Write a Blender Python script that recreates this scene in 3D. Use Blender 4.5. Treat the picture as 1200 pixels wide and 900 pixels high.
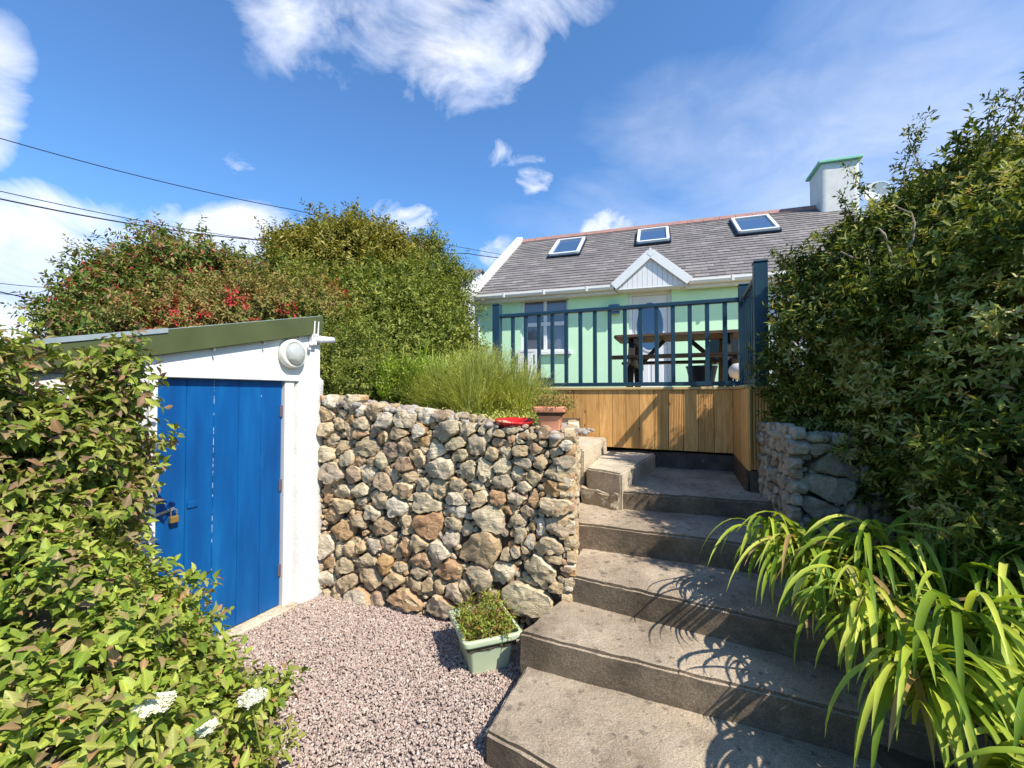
import bpy, bmesh, math, random
import numpy as np
from mathutils import Vector, Matrix, noise as mnoise
R = math.radians
for o in list(bpy.data.objects): bpy.data.objects.remove(o)
sc = bpy.context.scene
C = sc.collection
random.seed(7); rng = np.random.default_rng(7)

# ------------------------------------------------------------ camera
cd = bpy.data.cameras.new('camera'); cam = bpy.data.objects.new('camera', cd); C.objects.link(cam)
cam.location = (0, 0, 1.65); cam.rotation_euler = (R(91.35), 0, 0)
cd.sensor_width = 36; cd.lens = 15.3; cd.clip_start = 0.05; cd.clip_end = 3000
sc.camera = cam
# ------------------------------------------------------------ sun, sky, exposure
SUN_EL = 48.0; SUN_AZ = math.degrees(math.atan2(.69, -.724))        # clockwise from +Y
sd = bpy.data.lights.new('sun', 'SUN'); sun = bpy.data.objects.new('sun', sd); C.objects.link(sun)
sd.energy = 5.0; sd.angle = R(.5); sd.color = (1, .94, .84)
sv = Vector((math.sin(R(SUN_AZ))*math.cos(R(SUN_EL)), math.cos(R(SUN_AZ))*math.cos(R(SUN_EL)), math.sin(R(SUN_EL))))
sun.rotation_euler = sv.to_track_quat('Z', 'Y').to_euler(); sun.location = sv*30
sc.view_settings.view_transform = 'Standard'; sc.view_settings.look = 'None'
sc.view_settings.exposure = 0.60; sc.view_settings.gamma = 1; sc.view_settings.use_curve_mapping = False

w = bpy.data.worlds.new("World"); sc.world = w; w.use_nodes = True
nt = w.node_tree; nt.nodes.clear()
def wn(t, **k):
    n = nt.nodes.new(t)
    for a, b in k.items(): setattr(n, a, b)
    return n
def lk(a, b): nt.links.new(a, b)
def mth(op, a, b=None, c=None, clamp=False):
    n = wn('ShaderNodeMath', operation=op, use_clamp=clamp)
    for i, v in enumerate((a, b, c)):
        if v is None: continue
        if isinstance(v, (int, float)): n.inputs[i].default_value = v
        else: lk(v, n.inputs[i])
    return n.outputs[0]
out = wn('ShaderNodeOutputWorld'); bg = wn('ShaderNodeBackground'); bg.inputs[1].default_value = .118
sky = wn('ShaderNodeTexSky', sky_type='NISHITA'); sky.sun_disc = False
sky.sun_elevation = R(SUN_EL); sky.sun_rotation = R(SUN_AZ); sky.air_density = 1.0; sky.dust_density = .35; sky.ozone_density = 2.6
tc = wn('ShaderNodeTexCoord'); sx = wn('ShaderNodeSeparateXYZ'); lk(tc.outputs['Generated'], sx.inputs[0])
yy = mth('MAXIMUM', sx.outputs[1], .08)
X = mth('DIVIDE', sx.outputs[0], yy); Z = mth('DIVIDE', sx.outputs[2], yy)
def clouds(scale, detail, seed, stretch=(1, 1, 1)):
    mp = wn('ShaderNodeMapping'); mp.inputs['Scale'].default_value = stretch; mp.inputs['Location'].default_value = (seed, seed*.7, 0)
    lk(tc.outputs['Generated'], mp.inputs[0])
    n = wn('ShaderNodeTexNoise'); n.inputs['Scale'].default_value = scale; n.inputs['Detail'].default_value = detail
    n.inputs['Roughness'].default_value = .58; n.inputs['Distortion'].default_value = .6
    lk(mp.outputs[0], n.inputs['Vector']); return n.outputs[0]
nz = clouds(4.6, 10, 3.1, (1, 1, 1.5)); nz2 = clouds(2.0, 9, 5.4, (1.0, 1.6, 2.2)); nz3 = clouds(12, 9, 2.2, (1, 1, 1.3))
acc = None
# cloud banks: centre x, centre z, radius x, radius z, strength (gnomonic direction about +Y)
for cx, cz, rx, rz, k, nn in [(-.27, 1.0, .50, .36, .86, nz), (-.12, .80, .24, .22, .85, nz), (.0, .95, .26, .18, .75, nz), (-.5, .92, .2, .12, .6, nz), (-1.24, .72, .16, .24, .95, nz), (-1.1, .28, .50, .24, 1.25, nz), (-.64, .35, .19, .12, 1.1, nz),
                              (-.26, .41, .10, .06, .8, nz3), (.0, .56, .10, .05, .62, nz3), (.22, .385, .08, .06, 1.05, nz3), (-.62, .53, .08, .05, .4, nz3), (.045, .50, .06, .05, .75, nz3),
                              (-.02, .33, .07, .05, .7, nz3), (.80, .52, .74, .36, .62, nz2), (1.05, .72, .55, .5, .60, nz2), (.4, .42, .5, .16, .45, nz2)]:
    a = mth('DIVIDE', mth('SUBTRACT', X, cx), rx); b = mth('DIVIDE', mth('SUBTRACT', Z, cz), rz)
    r2 = mth('ADD', mth('MULTIPLY', a, a), mth('MULTIPLY', b, b))
    m = mth('SUBTRACT', 1, r2, clamp=True)
    m = mth('MULTIPLY', mth('POWER', m, .7), k)
    gain, off, na = (1.9, 1.62, 2.3) if nn is not nz2 else (1.0, .70, 1.0)
    c = mth('MULTIPLY', mth('SUBTRACT', mth('ADD', mth('MULTIPLY', nn, na), m), off), gain, clamp=True)
    c = mth('MULTIPLY', c, mth('MULTIPLY', m, 3.0, clamp=True))
    acc = c if acc is None else mth('MAXIMUM', acc, c)
acc = mth('MULTIPLY', acc, mth('GREATER_THAN', sx.outputs[1], .0))
tint = wn('ShaderNodeMix', data_type='RGBA', blend_type='MULTIPLY'); tint.inputs[0].default_value = 1
lk(sky.outputs[0], tint.inputs[6]); tint.inputs[7].default_value = (.70, 1.05, 1.34, 1)
cm = wn('ShaderNodeMix', data_type='RGBA'); lk(mth('MULTIPLY', acc, .86), cm.inputs[0]); lk(tint.outputs[2], cm.inputs[6])
cc = wn('ShaderNodeValToRGB'); cc.color_ramp.elements[0].position = .35; cc.color_ramp.elements[0].color = (.62, .70, .88, 1); cc.color_ramp.elements[1].position = .62; cc.color_ramp.elements[1].color = (1, 1, 1, 1); lk(clouds(7.5, 6, 11.3, (1, 1, 1.6)), cc.inputs[0])
cv = wn('ShaderNodeMix', data_type='RGBA', blend_type='MULTIPLY'); cv.inputs[0].default_value = 1; cv.inputs[7].default_value = (7.0, 7.1, 7.5, 1); lk(cc.outputs[0], cv.inputs[6]); lk(cv.outputs[2], cm.inputs[7])
lk(cm.outputs[2], bg.inputs[0]); lk(bg.outputs[0], out.inputs[0])

# ------------------------------------------------------------ materials
def newmat(name):
    m = bpy.data.materials.new(name); m.use_nodes = True; t = m.node_tree; t.nodes.clear()
    o = t.nodes.new('ShaderNodeOutputMaterial'); p = t.nodes.new('ShaderNodeBsdfPrincipled'); t.links.new(p.outputs[0], o.inputs[0])
    return m, t, p, o
def ramp(t, fac, stops, interp='LINEAR'):
    r = t.nodes.new('ShaderNodeValToRGB'); r.color_ramp.interpolation = interp
    while len(r.color_ramp.elements) < len(stops): r.color_ramp.elements.new(.5)
    for e, (p, c) in zip(r.color_ramp.elements, stops): e.position = p; e.color = (*c, 1)
    t.links.new(fac, r.inputs[0]); return r.outputs[0]
def coords(t, scale=(1, 1, 1), kind='Object'):
    tc = t.nodes.new('ShaderNodeTexCoord'); mp = t.nodes.new('ShaderNodeMapping'); mp.inputs['Scale'].default_value = scale
    t.links.new(tc.outputs[kind], mp.inputs[0]); return mp.outputs[0]
def noi(t, v, s, d=6, ro=.6, dist=0):
    n = t.nodes.new('ShaderNodeTexNoise'); n.inputs['Scale'].default_value = s; n.inputs['Detail'].default_value = d
    n.inputs['Roughness'].default_value = ro; n.inputs['Distortion'].default_value = dist; t.links.new(v, n.inputs['Vector']); return n.outputs[0]
def mixc(t, fac, a, b, mode='MIX'):
    n = t.nodes.new('ShaderNodeMix'); n.data_type = 'RGBA'; n.blend_type = mode
    for i, v in ((0, fac), (6, a), (7, b)):
        if isinstance(v, (int, float)): n.inputs[i].default_value = v
        elif isinstance(v, tuple): n.inputs[i].default_value = (*v, 1)
        else: t.links.new(v, n.inputs[i])
    return n.outputs[2]
def mt(t, op, a, b=0., clamp=False):
    n = t.nodes.new('ShaderNodeMath'); n.operation = op; n.use_clamp = clamp
    for i, v in enumerate((a, b)):
        if isinstance(v, (int, float)): n.inputs[i].default_value = v
        else: t.links.new(v, n.inputs[i])
    return n.outputs[0]
def bump(t, p, h, strength=.3, dist=.01):
    b = t.nodes.new('ShaderNodeBump'); b.inputs['Strength'].default_value = strength; b.inputs['Distance'].default_value = dist
    t.links.new(h, b.inputs['Height']); t.links.new(b.outputs[0], p.inputs['Normal'])
def island(t):
    return t.nodes.new('ShaderNodeNewGeometry').outputs['Random Per Island']
def rough_mat(name, c1, c2, rough=.8, scale=4, bs=40, bstr=.3, bd=.006, spec=.3, stretch=(1, 1, 1), isl=None, dirt=None):
    m, t, p, o = newmat(name); v = coords(t, stretch)
    col = ramp(t, noi(t, v, scale, 8), [(.3, c1), (.7, c2)])
    if isl: col = mixc(t, 1, col, ramp(t, island(t), isl), 'MULTIPLY')
    if dirt:
        col = mixc(t, ramp(t, noi(t, v, dirt[1], 9, .7), [(dirt[2], (0, 0, 0)), (dirt[2]+.12, (1, 1, 1))]), col, dirt[0])
    t.links.new(col, p.inputs['Base Color']); p.inputs['Roughness'].default_value = rough; p.inputs['Specular IOR Level'].default_value = spec
    bump(t, p, noi(t, v, bs, 8), bstr, bd); return m
def leaf_mat(name, stops, trans=.35, rough=.45, spec=.35, strap=False):
    m, t, p, o = newmat(name)
    col = ramp(t, island(t), stops)
    at = t.nodes.new('ShaderNodeAttribute'); at.attribute_name = 'leaf_uv'; sp = t.nodes.new('ShaderNodeSeparateXYZ'); t.links.new(at.outputs['Vector'], sp.inputs[0])
    lu, lv = sp.outputs[0], sp.outputs[1]                        # across (0.5 is the midrib), along
    if strap:                                                    # parallel veins and scorched tips
        st = mt(t, 'SINE', mt(t, 'MULTIPLY', lu, 46.0)); col = mixc(t, 1, col, ramp(t, mt(t, 'ADD', mt(t, 'MULTIPLY', st, .5), .5), [(.1, (.80, .82, .78)), (.8, (1.1, 1.1, 1.05))]), 'MULTIPLY')
        q = mt(t, 'ADD', lv, mt(t, 'MULTIPLY', island(t), .13)); col = mixc(t, ramp(t, q, [(1.0, (0, 0, 0)), (1.05, (.9, .9, .9))]), col, (.34, .20, .08))
    else:
        rib = mt(t, 'ABSOLUTE', mt(t, 'SUBTRACT', lu, .5)); col = mixc(t, 1, col, ramp(t, rib, [(0, (1.35, 1.32, 1.25)), (.10, (1.02, 1.02, 1.0)), (.5, (.86, .86, .84))]), 'MULTIPLY')
        ve = mt(t, 'SINE', mt(t, 'MULTIPLY', mt(t, 'SUBTRACT', lv, mt(t, 'MULTIPLY', rib, .7)), 44.0)); col = mixc(t, 1, col, ramp(t, ve, [(.0, (.88, .88, .86)), (1, (1.05, 1.05, 1.04))]), 'MULTIPLY')
    v = coords(t); col = mixc(t, 1, col, ramp(t, noi(t, v, 3.0, 4), [(.3, (.72, .74, .7)), (.7, (1.2, 1.15, 1.05))]), 'MULTIPLY')
    t.links.new(col, p.inputs['Base Color']); p.inputs['Roughness'].default_value = rough; p.inputs['Specular IOR Level'].default_value = spec
    tr = t.nodes.new('ShaderNodeBsdfTranslucent'); t.links.new(mixc(t, 1, col, (1.25, 1.3, .6), 'MULTIPLY'), tr.inputs[0])
    mx = t.nodes.new('ShaderNodeMixShader'); mx.inputs[0].default_value = trans
    t.links.new(p.outputs[0], mx.inputs[1]); t.links.new(tr.outputs[0], mx.inputs[2]); t.links.new(mx.outputs[0], o.inputs[0])
    return m
M = {}
M['soil'] = rough_mat('soil', (.05, .035, .022), (.12, .085, .055), .95, 9, 60, .6, .02)
M['grass_ground'] = rough_mat('grass_ground', (.04, .07, .015), (.09, .12, .03), .95, 6, 50, .8, .03)
M['render_white'] = rough_mat('render_white', (.58, .565, .53), (.68, .665, .63), .85, 3, 55, .55, .012, dirt=((.44, .41, .35), 5, .64))
M['board_white'] = rough_mat('board_white', (.60, .585, .55), (.68, .665, .63), .6, 5, 30, .2, .004, dirt=((.42, .38, .32), 11, .66), stretch=(1, .25, 2))
M['house_white'] = rough_mat('house_white', (.64, .64, .62), (.72, .72, .70), .6, 2, 60, .15, .004)
M['annex_white'] = rough_mat('annex_white', (.42, .44, .54), (.48, .50, .60), .7, 2, 60, .15, .004)
M['upvc'] = rough_mat('upvc', (.66, .66, .66), (.72, .72, .72), .35, 2, 60, .03, .002)
M['upvc_gutter'] = rough_mat('upvc_gutter', (.62, .61, .57), (.70, .69, .65), .35, 6, 60, .03, .002, dirt=((.5, .48, .4), 7, .62))
M['mint'] = rough_mat('mint', (.50, .76, .50), (.56, .83, .55), .85, 1.5, 90, .35, .006, dirt=((.38, .64, .43), 3, .66))
M['mint_trim'] = rough_mat('mint_trim', (.20, .50, .36), (.26, .56, .42), .7, 5, 60, .2, .004)
M['slate'] = rough_mat('slate', (.17, .155, .148), (.23, .21, .20), .75, 6, 60, .5, .006, isl=[(0, (.78, .76, .76)), (.4, (.92, .90, .88)), (.8, (1.02, 1, .98)), (1, (1.28, 1.25, 1.22))], dirt=((.36, .34, .31), 14, .68))
M['ridge_tile'] = rough_mat('ridge_tile', (.27, .14, .115), (.36, .20, .165), .85, 8, 60, .4, .006)
M['glass'] = None
M['navy'] = rough_mat('navy', (.006, .030, .052), (.010, .042, .068), .4, 4, 30, .08, .003, spec=.5)
M['navy_dark'] = rough_mat('navy_dark', (.006, .012, .03), (.01, .02, .045), .5, 4, 30, .1, .003)
M['lattice_blue'] = rough_mat('lattice_blue', (.01, .05, .18), (.015, .07, .22), .4, 4, 30, .1, .003)
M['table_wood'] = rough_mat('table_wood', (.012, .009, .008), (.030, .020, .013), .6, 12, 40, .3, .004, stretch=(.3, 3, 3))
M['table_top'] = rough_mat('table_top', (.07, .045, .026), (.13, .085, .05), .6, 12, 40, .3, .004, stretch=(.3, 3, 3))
M['fascia_green'] = rough_mat('fascia_green', (.060, .072, .026), (.085, .10, .038), .45, 3, 40, .15, .004, dirt=((.16, .17, .10), 16, .70))
M['flashing'] = rough_mat('flashing', (.22, .26, .27), (.32, .36, .37), .4, 5, 40, .1, .004)
M['brass'] = rough_mat('brass', (.55, .36, .10), (.66, .45, .16), .3, 10, 40, .1, .002); M['brass'].node_tree.nodes['Principled BSDF'].inputs['Metallic'].default_value = .8
M['steel'] = rough_mat('steel', (.4, .4, .4), (.55, .55, .55), .35, 10, 40, .1, .002); M['steel'].node_tree.nodes['Principled BSDF'].inputs['Metallic'].default_value = .8
M['hinge_rust'] = rough_mat('hinge_rust', (.05, .08, .16), (.14, .07, .04), .7, 30, 40, .3, .004)
M['lamp_cream'] = rough_mat('lamp_cream', (.66, .63, .52), (.76, .73, .63), .5, 10, 40, .15, .003)
M['terracotta'] = rough_mat('terracotta', (.62, .24, .12), (.72, .32, .18), .8, 7, 60, .25, .004, dirt=((.62, .42, .33), 9, .66))
M['red_glaze'] = rough_mat('red_glaze', (.42, .012, .012), (.52, .02, .018), .3, 7, 60, .05, .002)
M['sage'] = rough_mat('sage', (.40, .46, .29), (.47, .53, .35), .55, 5, 60, .15, .003, dirt=((.30, .31, .20), 8, .66))
M['cable'] = rough_mat('cable', (.01, .012, .02), (.02, .02, .03), .6)
M['bark'] = rough_mat('bark', (.09, .065, .045), (.22, .17, .12), .9, 12, 60, .6, .01, stretch=(1, 1, .3))
M['twig'] = rough_mat('twig', (.22, .16, .10), (.36, .28, .18), .8, 12, 60, .4, .006)
M['cap_wood'] = rough_mat('cap_wood', (.50, .33, .13), (.62, .43, .20), .6, 10, 60, .3, .003, stretch=(.2, 4, 4))
M['dark_base'] = rough_mat('dark_base', (.05, .04, .032), (.13, .11, .09), .9, 6, 40, .6, .012, dirt=((.30, .28, .25), 10, .66))
M['mortar'] = rough_mat('mortar', (.035, .026, .018), (.10, .075, .05), .95, 12, 50, .8, .02)
def mk_glass(name, col, rough=.03):
    m, t, p, o = newmat(name); p.inputs['Base Color'].default_value = (*col, 1); p.inputs['Roughness'].default_value = rough
    p.inputs['Specular IOR Level'].default_value = .9; p.inputs['Coat Weight'].default_value = .6; p.inputs['Coat Roughness'].default_value = .02
    return m
M['glass'] = mk_glass('window_glass', (.10, .105, .15)); M['glass_blue'] = mk_glass('glass_blue', (.010, .045, .14)); M['glass_roof'] = mk_glass('glass_roof', (.05, .09, .16))
def mk_blue():
    m, t, p, o = newmat('door_blue'); v = coords(t)
    big = noi(t, coords(t, (1, 3.2, .5)), 2.2, 5)
    col = ramp(t, big, [(.32, (.001, .055, .20)), (.55, (.001, .080, .26)), (.72, (.004, .115, .32))])
    col = mixc(t, ramp(t, noi(t, coords(t, (1, 1.6, .35)), 5, 6, .7), [(.60, (0, 0, 0)), (.72, (1, 1, 1))]), col, (.002, .095, .28))
    # chipped white undercoat along two plank seams
    s = t.nodes.new('ShaderNodeSeparateXYZ'); t.links.new(v, s.inputs[0])
    chips = None
    for yy_, thr in ((-.5025, .54), (-.335, .68), (-.1675, .69)):
        near = mt(t, 'LESS_THAN', mt(t, 'ABSOLUTE', mt(t, 'SUBTRACT', s.outputs[1], yy_)), .0018)
        c = mt(t, 'MULTIPLY', near, mt(t, 'GREATER_THAN', noi(t, v, 22, 3, .7), thr))
        chips = c if chips is None else mt(t, 'MAXIMUM', chips, c)
    col = mixc(t, chips, col, (.55, .62, .72))
    t.links.new(col, p.inputs['Base Color']); p.inputs['Roughness'].default_value = .42; p.inputs['Specular IOR Level'].default_value = .35
    g = None
    bump(t, p, noi(t, coords(t, (1, 6, .6)), 14, 6), .35, .004); return m
M['door_blue'] = mk_blue()
def mk_concrete(name, base1, base2, lichen=True, moss=.0):
    m, t, p, o = newmat(name); v = coords(t)
    col = ramp(t, noi(t, v, 2.2, 8, .65), [(.3, base1), (.7, base2)])
    col = mixc(t, 1, col, ramp(t, noi(t, v, 1.6, 6, .7), [(.32, (.62, .60, .56)), (.5, (1, 1, 1)), (.66, (1.18, 1.16, 1.12))]), 'MULTIPLY')
    col = mixc(t, ramp(t, noi(t, v, 130, 4, .7), [(.42, (0, 0, 0)), (.60, (1, 1, 1))]), col, mixc(t, 1, col, (1.55, 1.5, 1.45), 'MULTIPLY'))
    col = mixc(t, ramp(t, noi(t, v, 260, 2, .5), [(.30, (1, 1, 1)), (.40, (0, 0, 0))]), col, mixc(t, 1, col, (.45, .42, .4), 'MULTIPLY'))
    if lichen:
        vo = t.nodes.new('ShaderNodeTexVoronoi'); vo.voronoi_dimensions = '2D'; vo.inputs['Scale'].default_value = 13
        dv = t.nodes.new('ShaderNodeVectorMath'); dv.operation = 'ADD'; t.links.new(v, dv.inputs[0])
        nn = t.nodes.new('ShaderNodeTexNoise'); nn.inputs['Scale'].default_value = 18; nn.inputs['Detail'].default_value = 4; t.links.new(v, nn.inputs[0])
        sc_ = t.nodes.new('ShaderNodeVectorMath'); sc_.operation = 'SCALE'; sc_.inputs['Scale'].default_value = .035; t.links.new(nn.outputs['Color'], sc_.inputs[0]); t.links.new(sc_.outputs[0], dv.inputs[1])
        t.links.new(dv.outputs[0], vo.inputs['Vector'])
        cs = t.nodes.new('ShaderNodeSeparateXYZ'); t.links.new(vo.outputs['Color'], cs.inputs[0])
        rad = mt(t, 'MULTIPLY', mt(t, 'SUBTRACT', cs.outputs[0], .30), .50)
        spot = mt(t, 'MULTIPLY', mt(t, 'SUBTRACT', rad, vo.outputs['Distance']), 9, True)
        spot = mt(t, 'MULTIPLY', spot, ramp(t, noi(t, v, 55, 5, .7), [(.35, (.25,)*3), (.6, (1,)*3)]))
        col = mixc(t, mt(t, 'MULTIPLY', spot, .66), col, (.075, .062, .052))
    col = mixc(t, ramp(t, noi(t, v, 5, 9, .75), [(.56-moss, (0, 0, 0)), (.74-moss, (.75, .75, .75))]), col, (.085, .068, .048))
    t.links.new(col, p.inputs['Base Color']); p.inputs['Roughness'].default_value = .95; p.inputs['Specular IOR Level'].default_value = .15
    bump(t, p, mt(t, 'ADD', noi(t, v, 60, 8, .75), mt(t, 'MULTIPLY', noi(t, v, 9, 5), 1.5)), .9, .012); return m
M['concrete'] = mk_concrete('concrete', (.22, .175, .125), (.41, .34, .255))
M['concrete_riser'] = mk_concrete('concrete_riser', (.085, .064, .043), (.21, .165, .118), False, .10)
M['concrete_clean'] = mk_concrete('concrete_clean', (.34, .29, .21), (.50, .44, .34), False)
M['concrete_dark'] = mk_concrete('concrete_dark', (.17, .14, .115), (.28, .24, .205), True, .05)
def mk_stone(name, stops, lich=.60):
    m, t, p, o = newmat(name); v = coords(t)
    # per-stone colour
    col = ramp(t, island(t), stops)
    n1 = noi(t, v, 14, 9, .7)
    col = mixc(t, 1, col, ramp(t, n1, [(.25, (.55, .52, .48)), (.5, (1, .98, .94)), (.75, (1.25, 1.22, 1.18))]), 'MULTIPLY')
    col = mixc(t, ramp(t, noi(t, v, 22, 9, .75), [(lich, (0, 0, 0)), (lich+.06, (.8, .8, .8))]), col, (.62, .59, .52))
    col = mixc(t, ramp(t, noi(t, v, 7, 6, .7), [(.56, (0, 0, 0)), (.72, (.6, .6, .6))]), col, (.30, .17, .08))
    col = mixc(t, ramp(t, noi(t, v, 30, 6, .7), [(.62, (0, 0, 0)), (.70, (.55, .55, .55))]), col, (.10, .085, .06))
    t.links.new(col, p.inputs['Base Color']); p.inputs['Roughness'].default_value = .9; p.inputs['Specular IOR Level'].default_value = .15
    bump(t, p, mt(t, 'ADD', noi(t, v, 38, 9, .8), mt(t, 'MULTIPLY', noi(t, coords(t, (1, 1, 2.2)), 12, 5), 1.6)), 1.0, .022); return m
ST = [(0, (.62, .45, .26)), (.15, (.54, .44, .28)), (.3, (.74, .62, .42)), (.42, (.54, .32, .17)), (.52, (.50, .43, .31)), (.64, (.66, .50, .30)), (.76, (.80, .71, .55)), (.86, (.44, .30, .20)), (.95, (.62, .38, .17)), (1, (.42, .36, .27))]
M['stone'] = mk_stone('wall_stone', ST)
M['stone_grey'] = mk_stone('wall_stone_grey', [(0, (.42, .34, .24)), (.5, (.58, .48, .35)), (1, (.34, .28, .20))], .54)
M['pebble'] = mk_stone('pebble', [(0, (.42, .38, .33)), (.5, (.50, .46, .42)), (.8, (.42, .31, .26)), (1, (.36, .33, .30))], .66)
def mk_gravel():
    m, t, p, o = newmat('gravel'); v = coords(t)
    col = ramp(t, island(t), [(0, (.30, .21, .17)), (.2, (.41, .305, .25)), (.4, (.36, .28, .24)), (.6, (.45, .345, .29)), (.8, (.40, .325, .28)), (.93, (.54, .45, .38)), (1, (.60, .52, .44))])
    col = mixc(t, 1, col, ramp(t, noi(t, v, 120, 4), [(.3, (.8, .8, .8)), (.7, (1.2, 1.2, 1.2))]), 'MULTIPLY')
    t.links.new(col, p.inputs['Base Color']); p.inputs['Roughness'].default_value = .85; p.inputs['Specular IOR Level'].default_value = .25; return m
M['gravel'] = mk_gravel()
M['gravel_bed'] = rough_mat('gravel_bed', (.22, .16, .14), (.34, .26, .24), .95, 60, 90, .8, .02)
def mk_cladding(name, groove=False):
    m, t, p, o = newmat(name); v = coords(t, (9, 9, .9))
    col = ramp(t, noi(t, v, 3.2, 8, .65, 1.2), [(.3, (.48, .235, .070)), (.5, (.66, .35, .11)), (.7, (.80, .48, .18))])
    col = mixc(t, 1, col, ramp(t, island(t), [(0, (.78, .76, .72)), (.5, (1, .98, .95)), (1, (1.14, 1.12, 1.1))]), 'MULTIPLY')
    vo = t.nodes.new('ShaderNodeTexVoronoi'); vo.inputs['Scale'].default_value = 4.2; t.links.new(coords(t, (1.6, 1.6, .8)), vo.inputs[0])
    col = mixc(t, ramp(t, vo.outputs['Distance'], [(.045, (1, 1, 1)), (.085, (0, 0, 0))]), col, (.20, .085, .028))
    t.links.new(col, p.inputs['Base Color']); p.inputs['Roughness'].default_value = .62; p.inputs['Specular IOR Level'].default_value = .3
    bump(t, p, noi(t, v, 8, 6), .3, .004); return m
M['cladding'] = mk_cladding('cladding')
# foliage
M['lf_climber'] = leaf_mat('lf_climber', [(0, (.11, .16, .022)), (.25, (.22, .28, .045)), (.5, (.34, .38, .075)), (.7, (.30, .28, .10)), (.85, (.30, .21, .13)), (.95, (.24, .13, .09)), (1, (.42, .25, .13))], .28, .55, .2)
M['lf_mound'] = leaf_mat('lf_mound', [(0, (.12, .19, .025)), (.3, (.24, .32, .045)), (.6, (.37, .43, .075)), (.82, (.32, .31, .10)), (.94, (.30, .21, .12)), (1, (.50, .27, .13))], .28, .5, .25)
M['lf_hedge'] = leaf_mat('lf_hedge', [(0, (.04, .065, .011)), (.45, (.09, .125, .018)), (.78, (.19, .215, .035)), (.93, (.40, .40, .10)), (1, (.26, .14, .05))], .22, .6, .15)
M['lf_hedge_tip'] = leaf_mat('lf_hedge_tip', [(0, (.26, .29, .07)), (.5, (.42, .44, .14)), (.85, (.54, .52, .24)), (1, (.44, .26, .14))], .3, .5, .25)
M['lf_fuchsia'] = leaf_mat('lf_fuchsia', [(0, (.06, .10, .022)), (.4, (.13, .19, .04)), (.7, (.23, .25, .06)), (.85, (.30, .18, .10)), (1, (.38, .13, .10))], .25, .6, .15)
M['lf_round'] = leaf_mat('lf_round', [(0, (.10, .11, .022)), (.4, (.21, .20, .042)), (.75, (.34, .30, .07)), (1, (.46, .38, .12))], .25, .6, .15)
M['lf_back'] = leaf_mat('lf_back', [(0, (.07, .10, .02)), (.4, (.145, .185, .034)), (.75, (.24, .27, .055)), (1, (.34, .33, .085))], .25, .6, .15)
M['lf_brown'] = leaf_mat('lf_brown', [(0, (.14, .15, .04)), (.4, (.25, .23, .07)), (.75, (.34, .27, .10)), (1, (.38, .19, .10))], .25, .6, .15)
M['lf_broom'] = leaf_mat('lf_broom', [(0, (.24, .28, .06)), (.5, (.44, .47, .11)), (.85, (.60, .60, .19)), (1, (.64, .60, .26))], .3, .5, .3)
M['lf_strap'] = leaf_mat('lf_strap', [(0, (.11, .20, .022)), (.4, (.27, .37, .04)), (.72, (.48, .54, .075)), (.92, (.60, .62, .14)), (.95, (.46, .30, .13)), (1, (.40, .26, .12))], .35, .45, .22, True)
M['lf_bright'] = leaf_mat('lf_bright', [(0, (.16, .26, .025)), (.5, (.30, .42, .04)), (1, (.42, .50, .08))], .35, .45, .35)
M['fl_red'] = leaf_mat('fl_red', [(0, (.42, .012, .03)), (.6, (.60, .03, .05)), (1, (.68, .12, .12))], .3, .5, .3)
M['fl_white'] = leaf_mat('fl_white', [(0, (.70, .72, .62)), (1, (.85, .85, .80))], .2, .6, .3)
M['pot_plant'] = leaf_mat('pot_plant', [(0, (.16, .22, .03)), (.6, (.32, .38, .06)), (.85, (.30, .15, .06)), (1, (.20, .10, .04))], .3, .5, .3)

# ------------------------------------------------------------ object helpers
def thing(name, label, cat, loc=(0, 0, 0), rz=0, group=None):
    o = bpy.data.objects.new(name, None); C.objects.link(o); o.empty_display_size = .1
    o.location = loc; o.rotation_euler = (0, 0, R(rz)); o['label'] = label; o['category'] = cat
    if group: o['group'] = group
    return o
def tag(o, label=None, cat=None, group=None, kind=None):
    for k, v in (('label', label), ('category', cat), ('group', group), ('kind', kind)):
        if v: o[k] = v
    return o
def link(name, me, m, parent=None, loc=None):
    o = bpy.data.objects.new(name, me); C.objects.link(o)
    if m: me.materials.append(m)
    if parent: o.parent = parent
    if loc is not None: o.location = loc
    return o
def obj(name, bm, m, parent=None, loc=None, smooth=False):
    me = bpy.data.meshes.new(name); bmesh.ops.recalc_face_normals(bm, faces=bm.faces[:]); bm.to_mesh(me); bm.free()
    me.polygons.foreach_set('use_smooth', [smooth]*len(me.polygons))
    return link(name, me, m, parent, loc)
def merge(bm, b2):
    me = bpy.data.meshes.new('t'); b2.to_mesh(me); b2.free(); bm.from_mesh(me); bpy.data.meshes.remove(me)
def box(bm, a, b, bev=.003, mat=None):
    b2 = bmesh.new(); bmesh.ops.create_cube(b2, size=1)
    a = Vector(a); b = Vector(b); c = (a+b)/2; s = b-a
    for v in b2.verts: v.co = Vector((v.co.x*s.x, v.co.y*s.y, v.co.z*s.z))+c
    if bev: bmesh.ops.bevel(b2, geom=b2.edges[:], offset=min(bev, min(abs(x) for x in s)*.4), segments=1, affect='EDGES')
    if mat is not None: bmesh.ops.transform(b2, matrix=mat, verts=b2.verts)
    merge(bm, b2)
def beam(bm, p, q, wd, th, up=(0, 0, 1), bev=.003):       # a bar from p to q, wd across, th along up
    p = Vector(p); q = Vector(q); d = (q-p); L = d.length; d.normalize(); u = Vector(up); s = d.cross(u).normalized(); u = s.cross(d)
    mtx = Matrix(((d.x, s.x, u.x, p.x), (d.y, s.y, u.y, p.y), (d.z, s.z, u.z, p.z), (0, 0, 0, 1)))
    box(bm, (0, -wd/2, -th/2), (L, wd/2, th/2), bev, mtx)
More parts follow.
